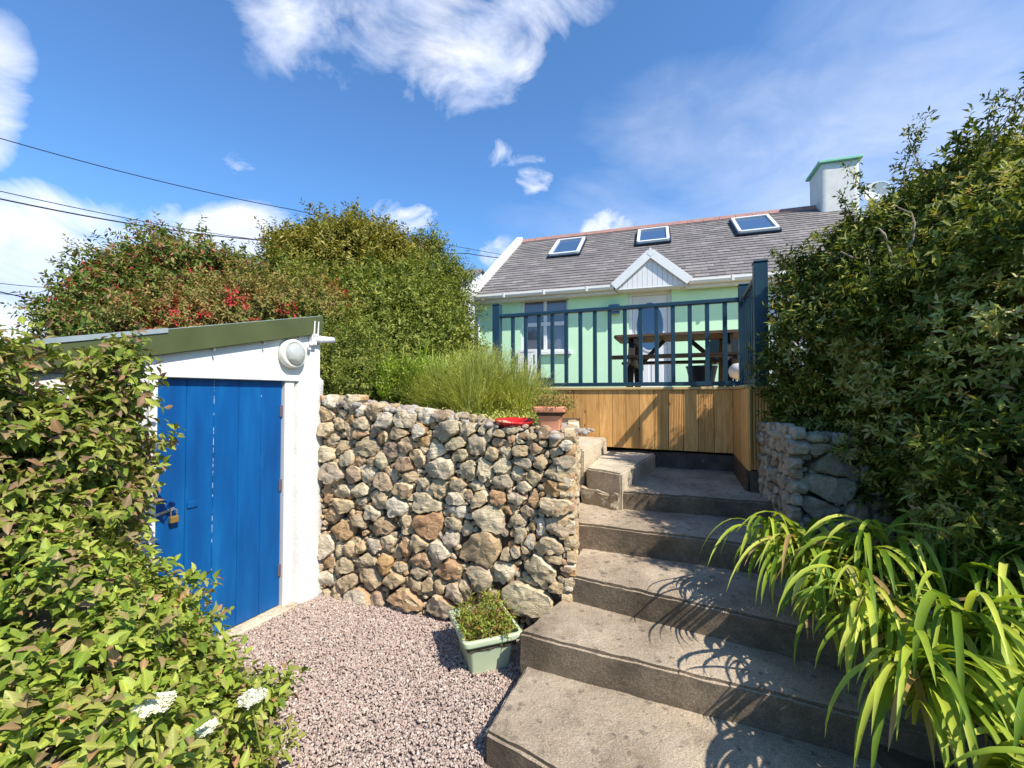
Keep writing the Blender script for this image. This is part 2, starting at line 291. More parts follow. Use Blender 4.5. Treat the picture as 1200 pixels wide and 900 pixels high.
def prism(bm, pts, z0, z1, bev=0, mat=None):                # polygon in xy raised from z0 to z1
    b2 = bmesh.new(); v0 = [b2.verts.new((*p, z0)) for p in pts]; v1 = [b2.verts.new((*p, z1)) for p in pts]
    n = len(pts); b2.faces.new(v0[::-1]); b2.faces.new(v1)
    for i in range(n): b2.faces.new((v0[i], v0[(i+1) % n], v1[(i+1) % n], v1[i]))
    bmesh.ops.recalc_face_normals(b2, faces=b2.faces[:])
    if bev: bmesh.ops.bevel(b2, geom=b2.edges[:], offset=bev, segments=2, affect='EDGES')
    if mat is not None: bmesh.ops.transform(b2, matrix=mat, verts=b2.verts)
    merge(bm, b2)
def xprism(bm, pts, x0, x1, bev=0):                          # polygon in yz, extruded along x
    prism(bm, pts, x0, x1, bev, Matrix(((0, 0, 1, 0), (1, 0, 0, 0), (0, 1, 0, 0), (0, 0, 0, 1))))
def yprism(bm, pts, y0, y1, bev=0):                          # polygon in xz, extruded along y
    prism(bm, pts, y0, y1, bev, Matrix(((1, 0, 0, 0), (0, 0, 1, 0), (0, 1, 0, 0), (0, 0, 0, 1))))
def tube(bm, pts, rad, seg=8, caps=True):
    pts = [Vector(p) for p in pts]; n = len(pts); rads = rad if isinstance(rad, (list, tuple)) else [rad]*n
    rings = []; ref = Vector((0, 0, 1))
    for i, p in enumerate(pts):
        d = (pts[min(i+1, n-1)]-pts[max(i-1, 0)]).normalized()
        a = d.cross(ref if abs(d.dot(ref)) < .95 else Vector((1, 0, 0))).normalized(); b = d.cross(a)
        rings.append([bm.verts.new(p+(a*math.cos(t)+b*math.sin(t))*rads[i]) for t in [2*math.pi*k/seg for k in range(seg)]])
    for i in range(n-1):
        for k in range(seg): bm.faces.new((rings[i][k], rings[i][(k+1) % seg], rings[i+1][(k+1) % seg], rings[i+1][k]))
    if caps: bm.faces.new(rings[0][::-1]); bm.faces.new(rings[-1])
def lathe(bm, prof, seg=32, mat=None):                       # (r, z) profile round z
    b2 = bmesh.new(); rings = []
    for r, z in prof:
        rings.append([b2.verts.new((r*math.cos(2*math.pi*k/seg), r*math.sin(2*math.pi*k/seg), z)) for k in range(seg)] if r > 1e-5 else [b2.verts.new((0, 0, z))])
    for a, b in zip(rings, rings[1:]):
        for k in range(seg):
            k2 = (k+1) % seg
            if len(a) == 1 and len(b) == 1: continue
            if len(a) == 1: b2.faces.new((a[0], b[k2], b[k]))
            elif len(b) == 1: b2.faces.new((a[k], a[k2], b[0]))
            else: b2.faces.new((a[k], a[k2], b[k2], b[k]))
    if mat is not None: bmesh.ops.transform(b2, matrix=mat, verts=b2.verts)
    merge(bm, b2)
def rock_up(bm, amp=.006, freq=6, cuts=.06):                 # subdivide long edges and roughen
    for _ in range(5):
        es = [e for e in bm.edges if e.calc_length() > cuts]
        if not es: break
        bmesh.ops.subdivide_edges(bm, edges=es, cuts=1, use_grid_fill=True)
    bmesh.ops.triangulate(bm, faces=[f for f in bm.faces if len(f.verts) > 4])
    for v in bm.verts:
        n = mnoise.noise_vector(v.co*freq)+mnoise.noise_vector(v.co*freq*3.1)*.6+mnoise.noise_vector(v.co*freq*7.3)*.4
        v.co += n*amp
def npmesh(name, V, F, m, parent=None, smooth=True):         # V (n,3), F (k,3|4)
    me = bpy.data.meshes.new(name); F = [F] if isinstance(F, np.ndarray) else F
    me.vertices.add(len(V)); me.vertices.foreach_set('co', np.asarray(V, np.float32).ravel())
    lt = np.concatenate([np.full(len(f), f.shape[1], np.int32) for f in F]); li = np.concatenate([f.ravel() for f in F]).astype(np.int32)
    me.loops.add(len(li)); me.loops.foreach_set('vertex_index', li)
    me.polygons.add(len(lt)); me.polygons.foreach_set('loop_start', np.concatenate([[0], np.cumsum(lt)[:-1]]).astype(np.int32))
    try: me.polygons.foreach_set('loop_total', lt)
    except Exception: pass
    me.update(calc_edges=True); me.polygons.foreach_set('use_smooth', [smooth]*len(lt)); me.validate()
    return link(name, me, m, parent)
def nrm(a): return a/np.maximum(np.linalg.norm(a, axis=-1, keepdims=True), 1e-9)
# leaf templates: (across, along, lift)
T_OVAL = (np.array([(0, 0, 0), (-.5, .36, .10), (.5, .36, .10), (0, .40, -.02), (-.34, .70, .05), (.34, .70, .05), (0, .72, -.05), (0, 1, -.16)]),
          np.array([(0, 2, 3), (0, 3, 1), (3, 2, 5), (3, 5, 6), (1, 3, 6), (1, 6, 4), (6, 5, 7), (4, 6, 7)]))
T_SMALL = (np.array([(0, 0, 0), (-.5, .45, .10), (.5, .45, .10), (0, 1, -.08), (0, .5, -.04)]), np.array([(0, 2, 4), (0, 4, 1), (4, 2, 3), (1, 4, 3)]))
T_DIA = (np.array([(0, 0, 0), (-.5, .5, .08), (.5, .5, .08), (0, 1, -.05)]), np.array([(0, 2, 1), (1, 2, 3)]))
def leaf_uv(o, A):
    a = o.data.attributes.new('leaf_uv', 'FLOAT_VECTOR', 'POINT')
    if len(o.data.vertices) == len(A): a.data.foreach_set('vector', np.asarray(A, np.float32).ravel())
def leaves(name, P, D, N, L, W, tm, m, parent=None):
    D = nrm(D); S = nrm(np.cross(D, N)); N = np.cross(S, D)
    tv, tf = tm; n = len(P); k = len(tv)
    V = P[:, None]+S[:, None]*(tv[None, :, 0:1]*W[:, None, None])+D[:, None]*(tv[None, :, 1:2]*L[:, None, None])+N[:, None]*(tv[None, :, 2:3]*L[:, None, None])
    F = (tf[None]+(np.arange(n)*k)[:, None, None]).reshape(-1, 3)
    o = npmesh(name, V.reshape(-1, 3), F, m, parent); leaf_uv(o, np.tile(np.stack([tv[:, 0]+.5, tv[:, 1], tv[:, 0]*0], 1), (n, 1))); return o
_lw = rng.normal(size=(14, 3)); _lp = rng.uniform(0, 6.28, 14)
def lumps(D, f=1.0, seed=0.): return np.sin((D@_lw.T)*f*2.2+_lp+(seed[:, None] if isinstance(seed, np.ndarray) else seed)).sum(-1)/14**.5*.7
def crown(blobs, n, lump=.16, shell=(.88, 1.04), seed=0, zmin=-9, back=.35, freq=1.4, clump=0):
    """points and outward directions over the shell of a union of ellipsoids"""
    B = np.array(blobs, float); c = B[:, :3]; r = B[:, 3:6] if B.shape[1] >= 6 else np.repeat(B[:, 3:4], 3, 1)
    area = (r[:, 0]*r[:, 1]*r[:, 2])**(2/3); g = np.random.default_rng(seed+11); P = []; D = []; tot = 0
    while tot < n:
        k = n*2; i = g.choice(len(B), k, p=area/area.sum()); d = nrm(g.normal(size=(k, 3)))
        s = g.uniform(*shell, k)*(1+lump*lumps(d, freq, i*1.7+seed)+.3*lump*lumps(d, freq*3.5, i*2.9+seed))
        p = c[i]+d*r[i]*s[:, None]; ok = p[:, 2] > zmin
        tocam = nrm(np.array([0, 0, 1.65])-p); ok &= ((d*tocam).sum(-1) > -.3) | (g.random(k) < back)
        for j in range(len(B)):
            q = np.linalg.norm((p-c[j])/r[j], axis=1); ok &= (q > .78) | (i == j)
        P.append(p[ok]); D.append(nrm(d/r[i])[ok]); tot += ok.sum()
    P = np.concatenate(P)[:n]; D = np.concatenate(D)[:n]
    if clump:                                                # gather two thirds of the sprigs into tufts
        nc = max(8, n//28); ci = g.integers(0, n, nc); k = int(n*.66); a = g.integers(0, nc, k); q = g.normal(size=(k, 3))
        P = P.copy(); D = D.copy(); P[:k] = P[ci[a]]+(q*[.8, .8, .8]+D[ci[a]]*np.abs(g.normal(size=(k, 1)))*.9)*clump; D[:k] = nrm(D[ci[a]]+q*.55)
    return P, D
def sprigs(name, P, D, m, parent=None, k=9, length=.12, L=.045, W=.018, tm=T_SMALL, seed=0, up=.3, droop=.15, rnd=.5, face=.5):
    g = np.random.default_rng(seed+5); n = len(P)
    D = nrm(D+np.array([0, 0, up])+g.normal(size=(n, 3))*rnd)
    a = nrm(np.cross(D, g.normal(size=(n, 3)))); b = np.cross(D, a); ln = length*g.uniform(.6, 1.3, n)
    PP = []; DD = []; NN = []
    for j in range(k):
        t = (j+.5)/k; th = 2.4*j+g.uniform(0, .8, n); rad = a*np.cos(th)[:, None]+b*np.sin(th)[:, None]
        PP.append(P+D*(ln*t)[:, None]); dd = nrm(D*(.25+.5*t)+rad*(1.0-.3*t)+np.array([0, 0, -droop])); DD.append(dd)
        NN.append(nrm(D*1.0+np.array([0, 0, face])+g.normal(size=(n, 3))*.35))
    P2 = np.concatenate(PP); s = g.uniform(.5, 1.35, len(P2))
    return leaves(name, P2, np.concatenate(DD), np.concatenate(NN), L*s, W*s*g.uniform(.85, 1.15, len(P2)), tm, m, parent)
def core(name, blobs, f, m, parent):                         # twiggy inside of a shrub
    bm = bmesh.new()
    for b in blobs:
        r = b[3:6] if len(b) >= 6 else (b[3],)*3
        b2 = bmesh.new(); bmesh.ops.create_icosphere(b2, subdivisions=3, radius=1)
        for v in b2.verts:
            k = f*(1+.28*mnoise.noise(v.co*2.3+Vector(b[:3])*2)+.16*mnoise.noise(v.co*7)); v.co = Vector((b[0]+v.co.x*r[0]*k, b[1]+v.co.y*r[1]*k, b[2]+v.co.z*r[2]*k))
        merge(bm, b2)
    return obj(name, bm, m, parent)
def blades(name, specs, m, parent=None, seg=9, fold=.25, ex=1.35):
    """strap leaves: base, azimuth, start angle, length, width, total bend"""
    V = []; F = []; g = np.random.default_rng(3)
    for (b, az, el, L, wd, bend) in specs:
        p = np.array(b, float); h = np.array([math.cos(az), math.sin(az), 0]); s = np.array([-math.sin(az), math.cos(az), 0]); base = len(V); tw = g.uniform(-.5, .5)
        for i in range(seg+1):
            t = i/seg; e = el-bend*t**ex; d = h*math.cos(e)+np.array([0, 0, math.sin(e)])
            nn = -h*math.sin(e)+np.array([0, 0, math.cos(e)]); ww = wd*(min(1, .45+t*2.2))*(1-max(0, (t-.55)/.45)**1.8)
            ca, sa = math.cos(tw*t), math.sin(tw*t); s2 = s*ca+nn*sa; n2 = nn*ca-s*sa
            V += [p-s2*ww/2+n2*ww*fold, p, p+s2*ww/2+n2*ww*fold]
            if i < seg: p = p+d*(L/seg)
        for i in range(seg):
            q = base+i*3; F += [(q, q+1, q+4, q+3), (q+1, q+2, q+5, q+4)]
    o = npmesh(name, np.array(V), np.array(F), m, parent); u = np.tile([0, .5, 1.], len(V)//3); tt = np.tile(np.repeat(np.arange(seg+1)/seg, 3), len(specs)); leaf_uv(o, np.stack([u, tt, u*0], 1)); return o

# ============================================================ ground and terraces
def sheet(name, pts, z, m):
    bm = bmesh.new(); bm.faces.new([bm.verts.new((*p, z)) for p in pts]); o = obj(name, bm, m); tag(o, kind='structure'); return o
g0 = sheet('ground', [(-900, -900), (900, -900), (900, 900), (-900, 900)], -.03, M['grass_ground'])
bm = bmesh.new()
prism(bm, [(-1.72, 3.80), (.28, 3.06), (.60, 4.02), (.42, 4.28), (.95, 5.6), (8, 3.4), (60, 3), (60, 60), (-60, 60), (-60, 6.5), (-4.8, 6.0)], -.2, 1.36)
tag(obj('garden_terrace', bm, M['soil']), kind='structure')
bm = bmesh.new()
prism(bm, [(2.06, 3.15), (3.2, 2.86), (9, 2.2), (9, 3.3), (2.5, 4.6), (2.14, 3.7)], -.2, 1.26)
tag(obj('hedge_bank', bm, M['soil']), kind='structure')
bm = bmesh.new(); b2 = bmesh.new()
prism(b2, [(1.30, .3), (1.50, 1.86), (1.54, 2.22), (1.74, 2.85), (1.88, 3.2), (3.6, 3.0), (7, 2.0), (7, -1.5), (1.9, -1.5)], -.2, .22); merge(bm, b2); rock_up(bm, .03, 2.5, .25)
tag(obj('flower_bed', bm, M['soil']), kind='structure')
bm = bmesh.new(); prism(bm, [(-2.4, .2), (-1.0, .9), (-1.22, 1.9), (-1.34, 2.3), (-1.9, 2.75), (-2.15, 2.4), (-3.6, .2)], -.1, .06); rock_up(bm, .02, 3, .25)
tag(obj('climber_bed', bm, M['soil']), kind='structure')

# gravel: bed sheet and loose stones
sheet('gravel_bed', [(-2.6, 3.0), (-1.58, 3.75), (.45, 2.95), (.4, 2.3), (1.2, 1.0), (.6, -.5), (-3, -.5)], 0, M['gravel_bed'])
def gravel():
    g = np.random.default_rng(4); n = 92000
    x = g.uniform(-2.0, .62, n); y = 1.05+g.random(n)**.8*2.75
    ok = (y < 3.66-(x+1.6)*.40+.06) & ~((x > -.9+.0) & (y < 1.2))
    u = (x+1.761)*.906-(y-3.367)*.423; ok &= u > .085
    e1 = (x+.127)*.57+(y-1.99)*.82; e2 = (x+.127)*.936-(y-1.99)*.352; ok &= ~((e1 > -.02) & (e2 > .0))
    x, y = x[ok], y[ok]; n = len(x)
    ico = bmesh.new(); bmesh.ops.create_icosphere(ico, subdivisions=1, radius=1); tv = np.array([v.co[:] for v in ico.verts]); tf = np.array([[v.index for v in f.verts] for f in ico.faces]); ico.free()
    k = len(tv); r = g.uniform(.004, .0088, n)
    ax = nrm(g.normal(size=(n, 3))); q = g.uniform(0, 6.28, n); K = np.zeros((n, 3, 3))
    K[:, 0, 1] = -ax[:, 2]; K[:, 0, 2] = ax[:, 1]; K[:, 1, 0] = ax[:, 2]; K[:, 1, 2] = -ax[:, 0]; K[:, 2, 0] = -ax[:, 1]; K[:, 2, 1] = ax[:, 0]
    Rm = np.eye(3)+np.sin(q)[:, None, None]*K+(1-np.cos(q))[:, None, None]*(K@K)
    sc_ = np.stack([np.ones(n)*1.15, g.uniform(.6, 1.0, n), g.uniform(.4, .75, n)], 1)
    V = tv[None]*sc_[:, None]*(1+g.uniform(-.3, .25, (n, k, 1)))*r[:, None, None]
    V = np.einsum('nij,nkj->nki', Rm, V); V[:, :, 0] += x[:, None]; V[:, :, 1] += y[:, None]
    V[:, :, 2] += (g.uniform(.002, .014, n)+.008*lumps(np.stack([x*1.2, y*1.2, x*0], 1), 1.5)+.006)[:, None]
    F = (tf[None]+(np.arange(n)*k)[:, None, None]).reshape(-1, 3)
    tag(npmesh('gravel', V.reshape(-1, 3), F, M['gravel'], None, False), 'mauve pink loose gravel covering the yard by the blue shed door', 'gravel', kind='stuff')
gravel()

# ============================================================ cottage
HZ = 1.80
H = thing('cottage', 'mint green single storey cottage with slate roof, skylights and white chimney', 'house', (-1.0263, 10.85, 0), -18.4)
W0 = .24; EZ = 4.12; SL = 2.75/4.1; LEN = 9.3
bm = bmesh.new()
def wall_piece(x0, x1, z0, z1, y0=W0, y1=W0+.3): box(bm, (x0, y0, z0), (x1, y1, z1), 0)
wx = (1.24, 2.41); dx = (3.80, 4.72); ztop = 4.10
wall_piece(0, wx[0], 1.2, ztop); wall_piece(wx[0], wx[1], 1.2, 2.68); wall_piece(wx[0], wx[1], 3.98, ztop); wall_piece(wx[1], dx[0], 1.2, ztop)
wall_piece(dx[0], dx[1], 1.2, HZ-.02); wall_piece(dx[0], dx[1], 3.98, ztop); wall_piece(dx[1], 6.62, 1.2, ztop)
xprism(bm, [(W0+.3, 1.2), (7.9, 1.2), (7.9, 4.1), (4.1, 6.72), (W0+.3, 4.1+.1)], 0, .3); xprism(bm, [(W0+.3, 1.2), (7.9, 1.2), (7.9, 4.1), (4.1, 6.72), (W0+.3, 4.2)], LEN-.3, LEN)
box(bm, (.3, 7.6, 1.2), (LEN-.3, 7.9, 4.1), 0)
obj('wall', bm, M['mint'], H)
bm = bmesh.new(); box(bm, (6.622, .33, 1.2), (6.84, .72, 4.1), 0); box(bm, (7.42, .33, 1.2), (LEN, .72, 4.1), 0); box(bm, (6.84, .33, 1.2), (7.42, .72, 3.12), 0); box(bm, (6.84, .33, 4.0), (7.42, .72, 4.1), 0)
tag(obj('end_wall', bm, M['annex_white'], H), 'pale lilac white end wall behind the hedge')
bm = bmesh.new(); box(bm, (3.62, W0-.03, 4.02), (4.90, W0+.02, 4.075), .004)
obj('lintel_band', bm, M['mint_trim'], H)
# roof underlay + slates
rf = bmesh.new(); xprism(rf, [(-.02, EZ-.05), (4.1, EZ+4.12*SL-.05), (8.22, EZ-.05), (8.22, EZ-.11), (4.1, EZ+4.12*SL-.2), (-.02, EZ-.11)], .02, LEN-.0)
roof = obj('roof', rf, M['slate'], H)
def slates():
    g = np.random.default_rng(9); V = []; F = []; sl = math.atan(SL); cs, sn = math.cos(sl), math.sin(sl); Lr = 4.1/cs; rows = 25; e = Lr/rows
    for r in range(rows):
        wv = .30; off = (r % 2)*.15; x = -.05-off
        while x < LEN:
            x0 = max(x+.002+g.uniform(0, .003), .02); x1 = min(x+wv-.003, LEN); x += wv
            if x1-x0 < .03: continue
            s0 = r*e-.03+g.uniform(-.006, .006); s1 = s0+e*1.6; h0 = .020+g.uniform(-.002, .003); h1 = -.004; b = len(V)
            for xx, s, h in ((x0, s0, h0), (x1, s0, h0+g.uniform(-.002, .002)), (x1, min(s1, Lr), h1), (x0, min(s1, Lr), h1)):
                V.append((xx, s*cs-h*sn, EZ-.04+s*sn+h*cs))
            for q in range(4): v = V[b+q]; V.append((v[0], v[1]+.009*sn, v[2]-.009*cs))
            F += [(b, b+1, b+2, b+3), (b, b+4, b+5, b+1), (b, b+3, b+7, b+4), (b+1, b+5, b+6, b+2)]
    o = npmesh('slates', np.array(V), np.array(F), M['slate'], H, False); o.parent = roof
slates()
bm = bmesh.new()
for i in range(21):
    x0 = .12+i*(LEN-.2)/21; x1 = x0+(LEN-.2)/21-.008
    xprism(bm, [(3.98, EZ+3.98*SL-.0), (4.1, EZ+4.1*SL+.055), (4.22, EZ+3.98*SL-.0), (4.2, EZ+3.98*SL-.04), (4.1, EZ+4.1*SL+.03), (4.0, EZ+3.98*SL-.04)], x0, x1)
obj('ridge_tile', bm, M['ridge_tile'], roof)
# verge (raised white gable edge)
bm = bmesh.new(); t_ = .13
xprism(bm, [(-.10, EZ-.18), (-.10, EZ+.02), (4.06, EZ+4.1*SL+.13), (8.2, EZ), (8.2, EZ-.2), (4.06, EZ+4.1*SL-.14)], -.10, .10, .006)
obj('verge', bm, M['render_white'], H)
# skylights
def skylight(x0, x1, v0, v1):
    f = bmesh.new(); L0 = v0; L1 = v1; z0 = EZ+v0*SL; z1 = EZ+v1*SL; n = Vector((0, -math.sin(math.atan(SL)), math.cos(math.atan(SL))))
    def P(x, v, h): return Vector((x, v, EZ+v*SL))+n*h
    th = .085; wd = .075
    fr = bmesh.new()
    for a, b in ((P(x0, v0, .06), P(x1, v0, .06)), (P(x0, v1, .06), P(x1, v1, .06))): beam(fr, a, b, wd, th, n)
    for a, b in ((P(x0, v0, .065), P(x0, v1, .065)), (P(x1, v0, .065), P(x1, v1, .065))): beam(fr, a, b, wd, th, n)
    s = obj('skylight', fr, M['upvc'], H)
    sk = bmesh.new()
    for a, b in ((P(x0-.06, v0-.055, .02), P(x1+.06, v0-.055, .02)), (P(x0-.055, v0-.05, .02), P(x0-.055, v1+.05, .02)), (P(x1+.055, v0-.05, .02), P(x1+.055, v1+.05, .02))): beam(sk, a, b, .05, .05, n)
    obj('flashing', sk, M['navy_dark'], s)
    gl = bmesh.new(); gl.faces.new([gl.verts.new(P(*q, .062)) for q in ((x0, v0), (x1, v0), (x1, v1), (x0, v1))]); obj('pane', gl, M['glass_roof'], s)
skylight(1.50, 2.30, 2.22, 3.45); skylight(3.94, 4.72, 2.48, 3.55); skylight(6.46, 7.32, 2.45, 3.60)
# gutter, fascia, downpipe
bm = bmesh.new()
def gut(x0, x1):
    pr = [(-.10, 4.10), (-.105, 4.05), (-.085, 4.0), (-.04, 3.985), (.0, 4.0), (.015, 4.05), (.015, 4.1), (.005, 4.1), (-.0, 4.05), (-.04, 4.0), (-.08, 4.02), (-.09, 4.1)]
    xprism(bm, pr, x0, x1)
gut(-.02, 3.50); gut(5.06, LEN)
for x in (.9, 1.9, 2.9, 5.9, 6.9, 7.9): box(bm, (x-.025, -.112, 3.99), (x+.025, .0, 4.108), .004)
obj('gutter', bm, M['upvc_gutter'], H)
bm = bmesh.new(); box(bm, (-.08, .02, 3.93), (3.55, .04, 4.09), .002); box(bm, (5.0, .02, 3.93), (LEN, .04, 4.09), .002); box(bm, (-.08, .041, 3.93), (3.6, W0-.002, 3.945), 0); box(bm, (4.95, .041, 3.93), (LEN, W0-.075, 3.945), 0); obj('soffit', bm, M['upvc_gutter'], H)
bm = bmesh.new(); tube(bm, [(.09, -.03, 4.0), (.09, -.03, 3.93), (.10, .05, 3.86), (.12, .28, 3.74), (.12, W0-.05, 3.62), (.12, W0-.05, 3.5), (.12, W0-.05, 1.9)], .036, 12); box(bm, (.07, W0-.1, 2.9), (.17, W0, 2.94)); obj('downpipe', bm, M['upvc_gutter'], H, smooth=True)
# window
def window(x0, x1, z0, z1, y, trans, lights, sill=None, gm='glass'):
    fr = bmesh.new(); fw = .055
    box(fr, (x0, y, z0), (x0+fw, y+.07, z1)); box(fr, (x1-fw, y, z0), (x1, y+.07, z1)); box(fr, (x0+fw, y, z1-fw), (x1-fw, y+.07, z1)); box(fr, (x0+fw, y, z0), (x1-fw, y+.07, z0+fw))
    for m_ in lights: box(fr, (m_-.04, y-.004, z0+fw), (m_+.04, y+.07, z1-fw))
    xs = [x0+fw]+[q for m_ in lights for q in (m_-.04, m_+.04)]+[x1-fw]
    for i in range(0, len(xs), 2): box(fr, (xs[i], y+.002, trans-.045), (xs[i+1], y+.07, trans+.045))
    f = obj('window', fr, M['upvc'], H)
    gl = bmesh.new(); box(gl, (x0+.02, y+.035, z0+.02), (x1-.02, y+.045, z1-.02), 0); obj('pane', gl, M[gm], f)
    if sill: s = bmesh.new(); box(s, sill[0], sill[1], .006); obj('sill', s, M['house_white'], f)
window(1.242, 2.408, 2.682, 3.978, W0+.07, 3.36, [1.83], ((1.16, W0-.10, 2.60), (2.50, W0+.10, 2.68)))
window(6.842, 7.418, 3.122, 3.998, .36, 3.6, [], ((6.80, .26, 3.06), (7.46, .40, 3.12)), 'glass_blue')
# door
fr = bmesh.new(); y = W0+.06
box(fr, (3.802, y, HZ), (3.88, y+.09, 3.975)); box(fr, (4.64, y, HZ), (4.718, y+.09, 3.975)); box(fr, (3.88, y, 3.89), (4.64, y+.09, 3.975))
dfr = obj('door_frame', fr, M['upvc'], H)
bm = bmesh.new(); box(bm, (3.884, y+.03, HZ+.01), (4.636, y+.075, 3.886), .004)
box(bm, (3.98, y+.018, HZ+.12), (4.23, y+.032, HZ+.62), .008); box(bm, (4.29, y+.018, HZ+.12), (4.54, y+.032, HZ+.62), .008)
door = obj('door', bm, M['upvc'], H)
def oval(rx, rz, yy, th, seg=40, cx=4.26, cz=3.19):
    b = bmesh.new(); prism(b, [(cx+rx*math.cos(2*math.pi*k/seg), cz+rz*math.sin(2*math.pi*k/seg)) for k in range(seg)], yy, yy+th, 0, Matrix(((1, 0, 0, 0), (0, 0, 1, 0), (0, 1, 0, 0), (0, 0, 0, 1)))); return b
obj('pane_surround', oval(.325, .58, y+.012, .017), M['upvc'], door); obj('pane', oval(.285, .535, y+.006, .005), M['glass_blue'], door)
bm = bmesh.new(); box(bm, (4.575, y+.012, HZ+.95), (4.61, y+.029, HZ+1.15)); tube(bm, [(4.59, y+.02, HZ+1.07), (4.59, y-.03, HZ+1.07), (4.50, y-.03, HZ+1.07)], .009, 8); obj('handle', bm, M['steel'], door)
# porch gable
ax, az = 4.29, 4.73; lx, rx_, bz = 3.50, 5.08, 4.05
bm = bmesh.new()
for s, xx in ((-1, lx), (1, rx_)):
    beam(bm, (xx, -.10, bz), (ax+s*.0, -.10, az), .045, .175, (0, 0, 1), .003)
gb = obj('bargeboard', bm, M['upvc'], H)
bm = bmesh.new(); yprism(bm, [(ax-.07, az-.02), (ax, az-.09), (ax+.07, az-.02), (ax+.03, az+.075), (ax, az+.115), (ax-.03, az+.075)], -.128, -.07, .003); obj('apex_cap', bm, M['upvc'], H)
bm = bmesh.new()
def zr(x): return az-.08-abs(x-ax)*(az-bz)/(.83)
x = lx+.09
while x < rx_-.1:
    x1 = min(x+.101, rx_-.09)
    yprism(bm, [(x, 3.99), (x1, 3.99), (x1, zr(x1)), (ax, zr(ax)) if x < ax < x1 else ((x+x1)/2, zr((x+x1)/2)), (x, zr(x))], -.052, -.04, .002); x += .105
box(bm, (lx+.05, -.06, 3.975), (rx_-.05, -.038, 3.995), .002)
obj('gable_boarding', bm, M['upvc'], H)
bm = bmesh.new(); 
for s in (-1, 1):
    xe = ax+s*.88; ze = az-.83*(az-bz)/.83-.04; vend = (az+.05-EZ)/SL
    q = [(ax, -.08, az+.075), (xe, -.08, ze+.06), (xe, max(.02, (ze+.06-EZ)/SL), ze+.06), (ax, vend+.05, az+.075)]
    vs = [bm.verts.new(p) for p in q]; lo = [bm.verts.new((p[0], p[1], p[2]-.03)) for p in q]; bm.faces.new(vs); bm.faces.new(lo[::-1])
    for i in range(4): bm.faces.new((vs[i], vs[(i+1) % 4], lo[(i+1) % 4], lo[i]))
obj('porch_roof', bm, M['slate'], H)
# soffit of porch
bm = bmesh.new(); box(bm, (lx+.06, -.03, 3.96), (rx_-.06, W0, 3.974), 0); obj('porch_soffit', bm, M['upvc'], H)
# chimney
bm = bmesh.new(); box(bm, (8.64, 3.62, 5.6), (9.48, 4.58, 7.84), .02); rock_up(bm, .006, 4, .14)
ch = obj('chimney', bm, M['render_white'], H, smooth=True)
bm = bmesh.new(); box(bm, (8.56, 3.54, 7.84), (9.56, 4.66, 7.91), .01); obj('chimney_cap', bm, M['mint_trim'], ch)
bm = bmesh.new(); lathe(bm, [(.0, 7.90), (.07, 7.90), (.065, 8.0), (.045, 8.03), (0, 8.03)], 16, Matrix.Translation((9.0, 4.1, 0))); obj('chimney_pot', bm, M['dark_base'], ch)
# dish beside the chimney
dsh = thing('satellite_dish', 'round pale satellite dish at roof end beside the chimney', 'satellite dish', (9.8, 11.57, 6.50), -18)
bm = bmesh.new(); lathe(bm, [(0, .0), (.12, .012), (.22, .04), (.30, .085), (.305, .08), (.22, .03), (.12, .002), (0, -.01)], 28, Matrix.Translation((0, 0, .55))@Matrix.Rotation(R(75), 4, 'X')@Matrix.Rotation(R(-20), 4, 'Y')); obj('dish', bm, M['house_white'], dsh, smooth=True)
bm = bmesh.new(); tube(bm, [(0, .03, .53), (0, .2, .45), (0, .2, -.6)], .025); tube(bm, [(0, -.02, .32), (0, -.38, .5)], .012); box(bm, (-.04, -.42, .46), (.04, -.34, .56)); obj('mast', bm, M['steel'], dsh)

# lattice lamp by the door
o = thing('wall_lamp', 'blue lattice box lamp on mint wall left of the white door', 'lamp', (-1.0263, 10.85, 0), -18.4)
bm = bmesh.new(); a, b, c, d = 3.38, 3.60, 3.50, 3.68
for i in range(6): xx = a+(b-a)*i/5; box(bm, (xx-.008, W0-.17, c), (xx+.008, W0-.155, d), .001)
for i in range(5): zz = c+(d-c)*i/4; box(bm, (a-.008, W0-.172, zz-.007), (b+.008, W0-.153, zz+.007), .001); 
for xx in (a, b):
    for i in range(4): yv = W0-.155+.05*i; box(bm, (xx-.008, yv, c), (xx+.008, yv+.014, d), .001)
    for i in range(5): zz = c+(d-c)*i/4; box(bm, (xx-.009, W0-.155, zz-.006), (xx+.009, W0-.002, zz+.006), .001)
obj('lattice', bm, M['lattice_blue'], o)
bm = bmesh.new(); box(bm, (a+.02, W0-.14, c+.01), (b-.02, W0-.02, d-.01), .004); obj('lamp_box', bm, M['navy'], o)

# ============================================================ deck
D = thing('deck', 'raised timber deck with upright pine cladding and dark blue railing', 'deck', (2.361, 4.72, 0), -21.3)
DT = 1.735; LX = -2.76; BACK = 3.9
def clad(name, mk, n, w, gap, th, z0, z1, grooved=()):
    pass
bm = bmesh.new(); i = 0; x = 0.
while x > LX+.05:
    x0 = max(x-.155, LX); xr = .028 if i == 0 else x-.002; gr_ = i in (1, 3, 4); box(bm, (x0, .006 if gr_ else 0., 1.012+.010*abs(x)), (xr, .022, 1.70), .002)
    if gr_:
        for k in range(9): gx = x0+.002+k*.0170; box(bm, (gx, -.002, 1.012+.010*abs(x)), (gx+.0115, .008, 1.699), .001)
    x -= .157; i += 1
obj('front_cladding', bm, M['cladding'], D)
bm = bmesh.new(); k = 0; y = -.004
bm2 = bmesh.new(); box(bm2, (LX, .026, 1.03), (.06, .040, 1.70), 0); box(bm2, (.056, -1.0, 1.01), (.07, .02, 1.70), 0); box(bm2, (.05, -1.010, 1.01), (.95, -.998, 1.70), 0); obj('frame', bm2, M['table_wood'], D)
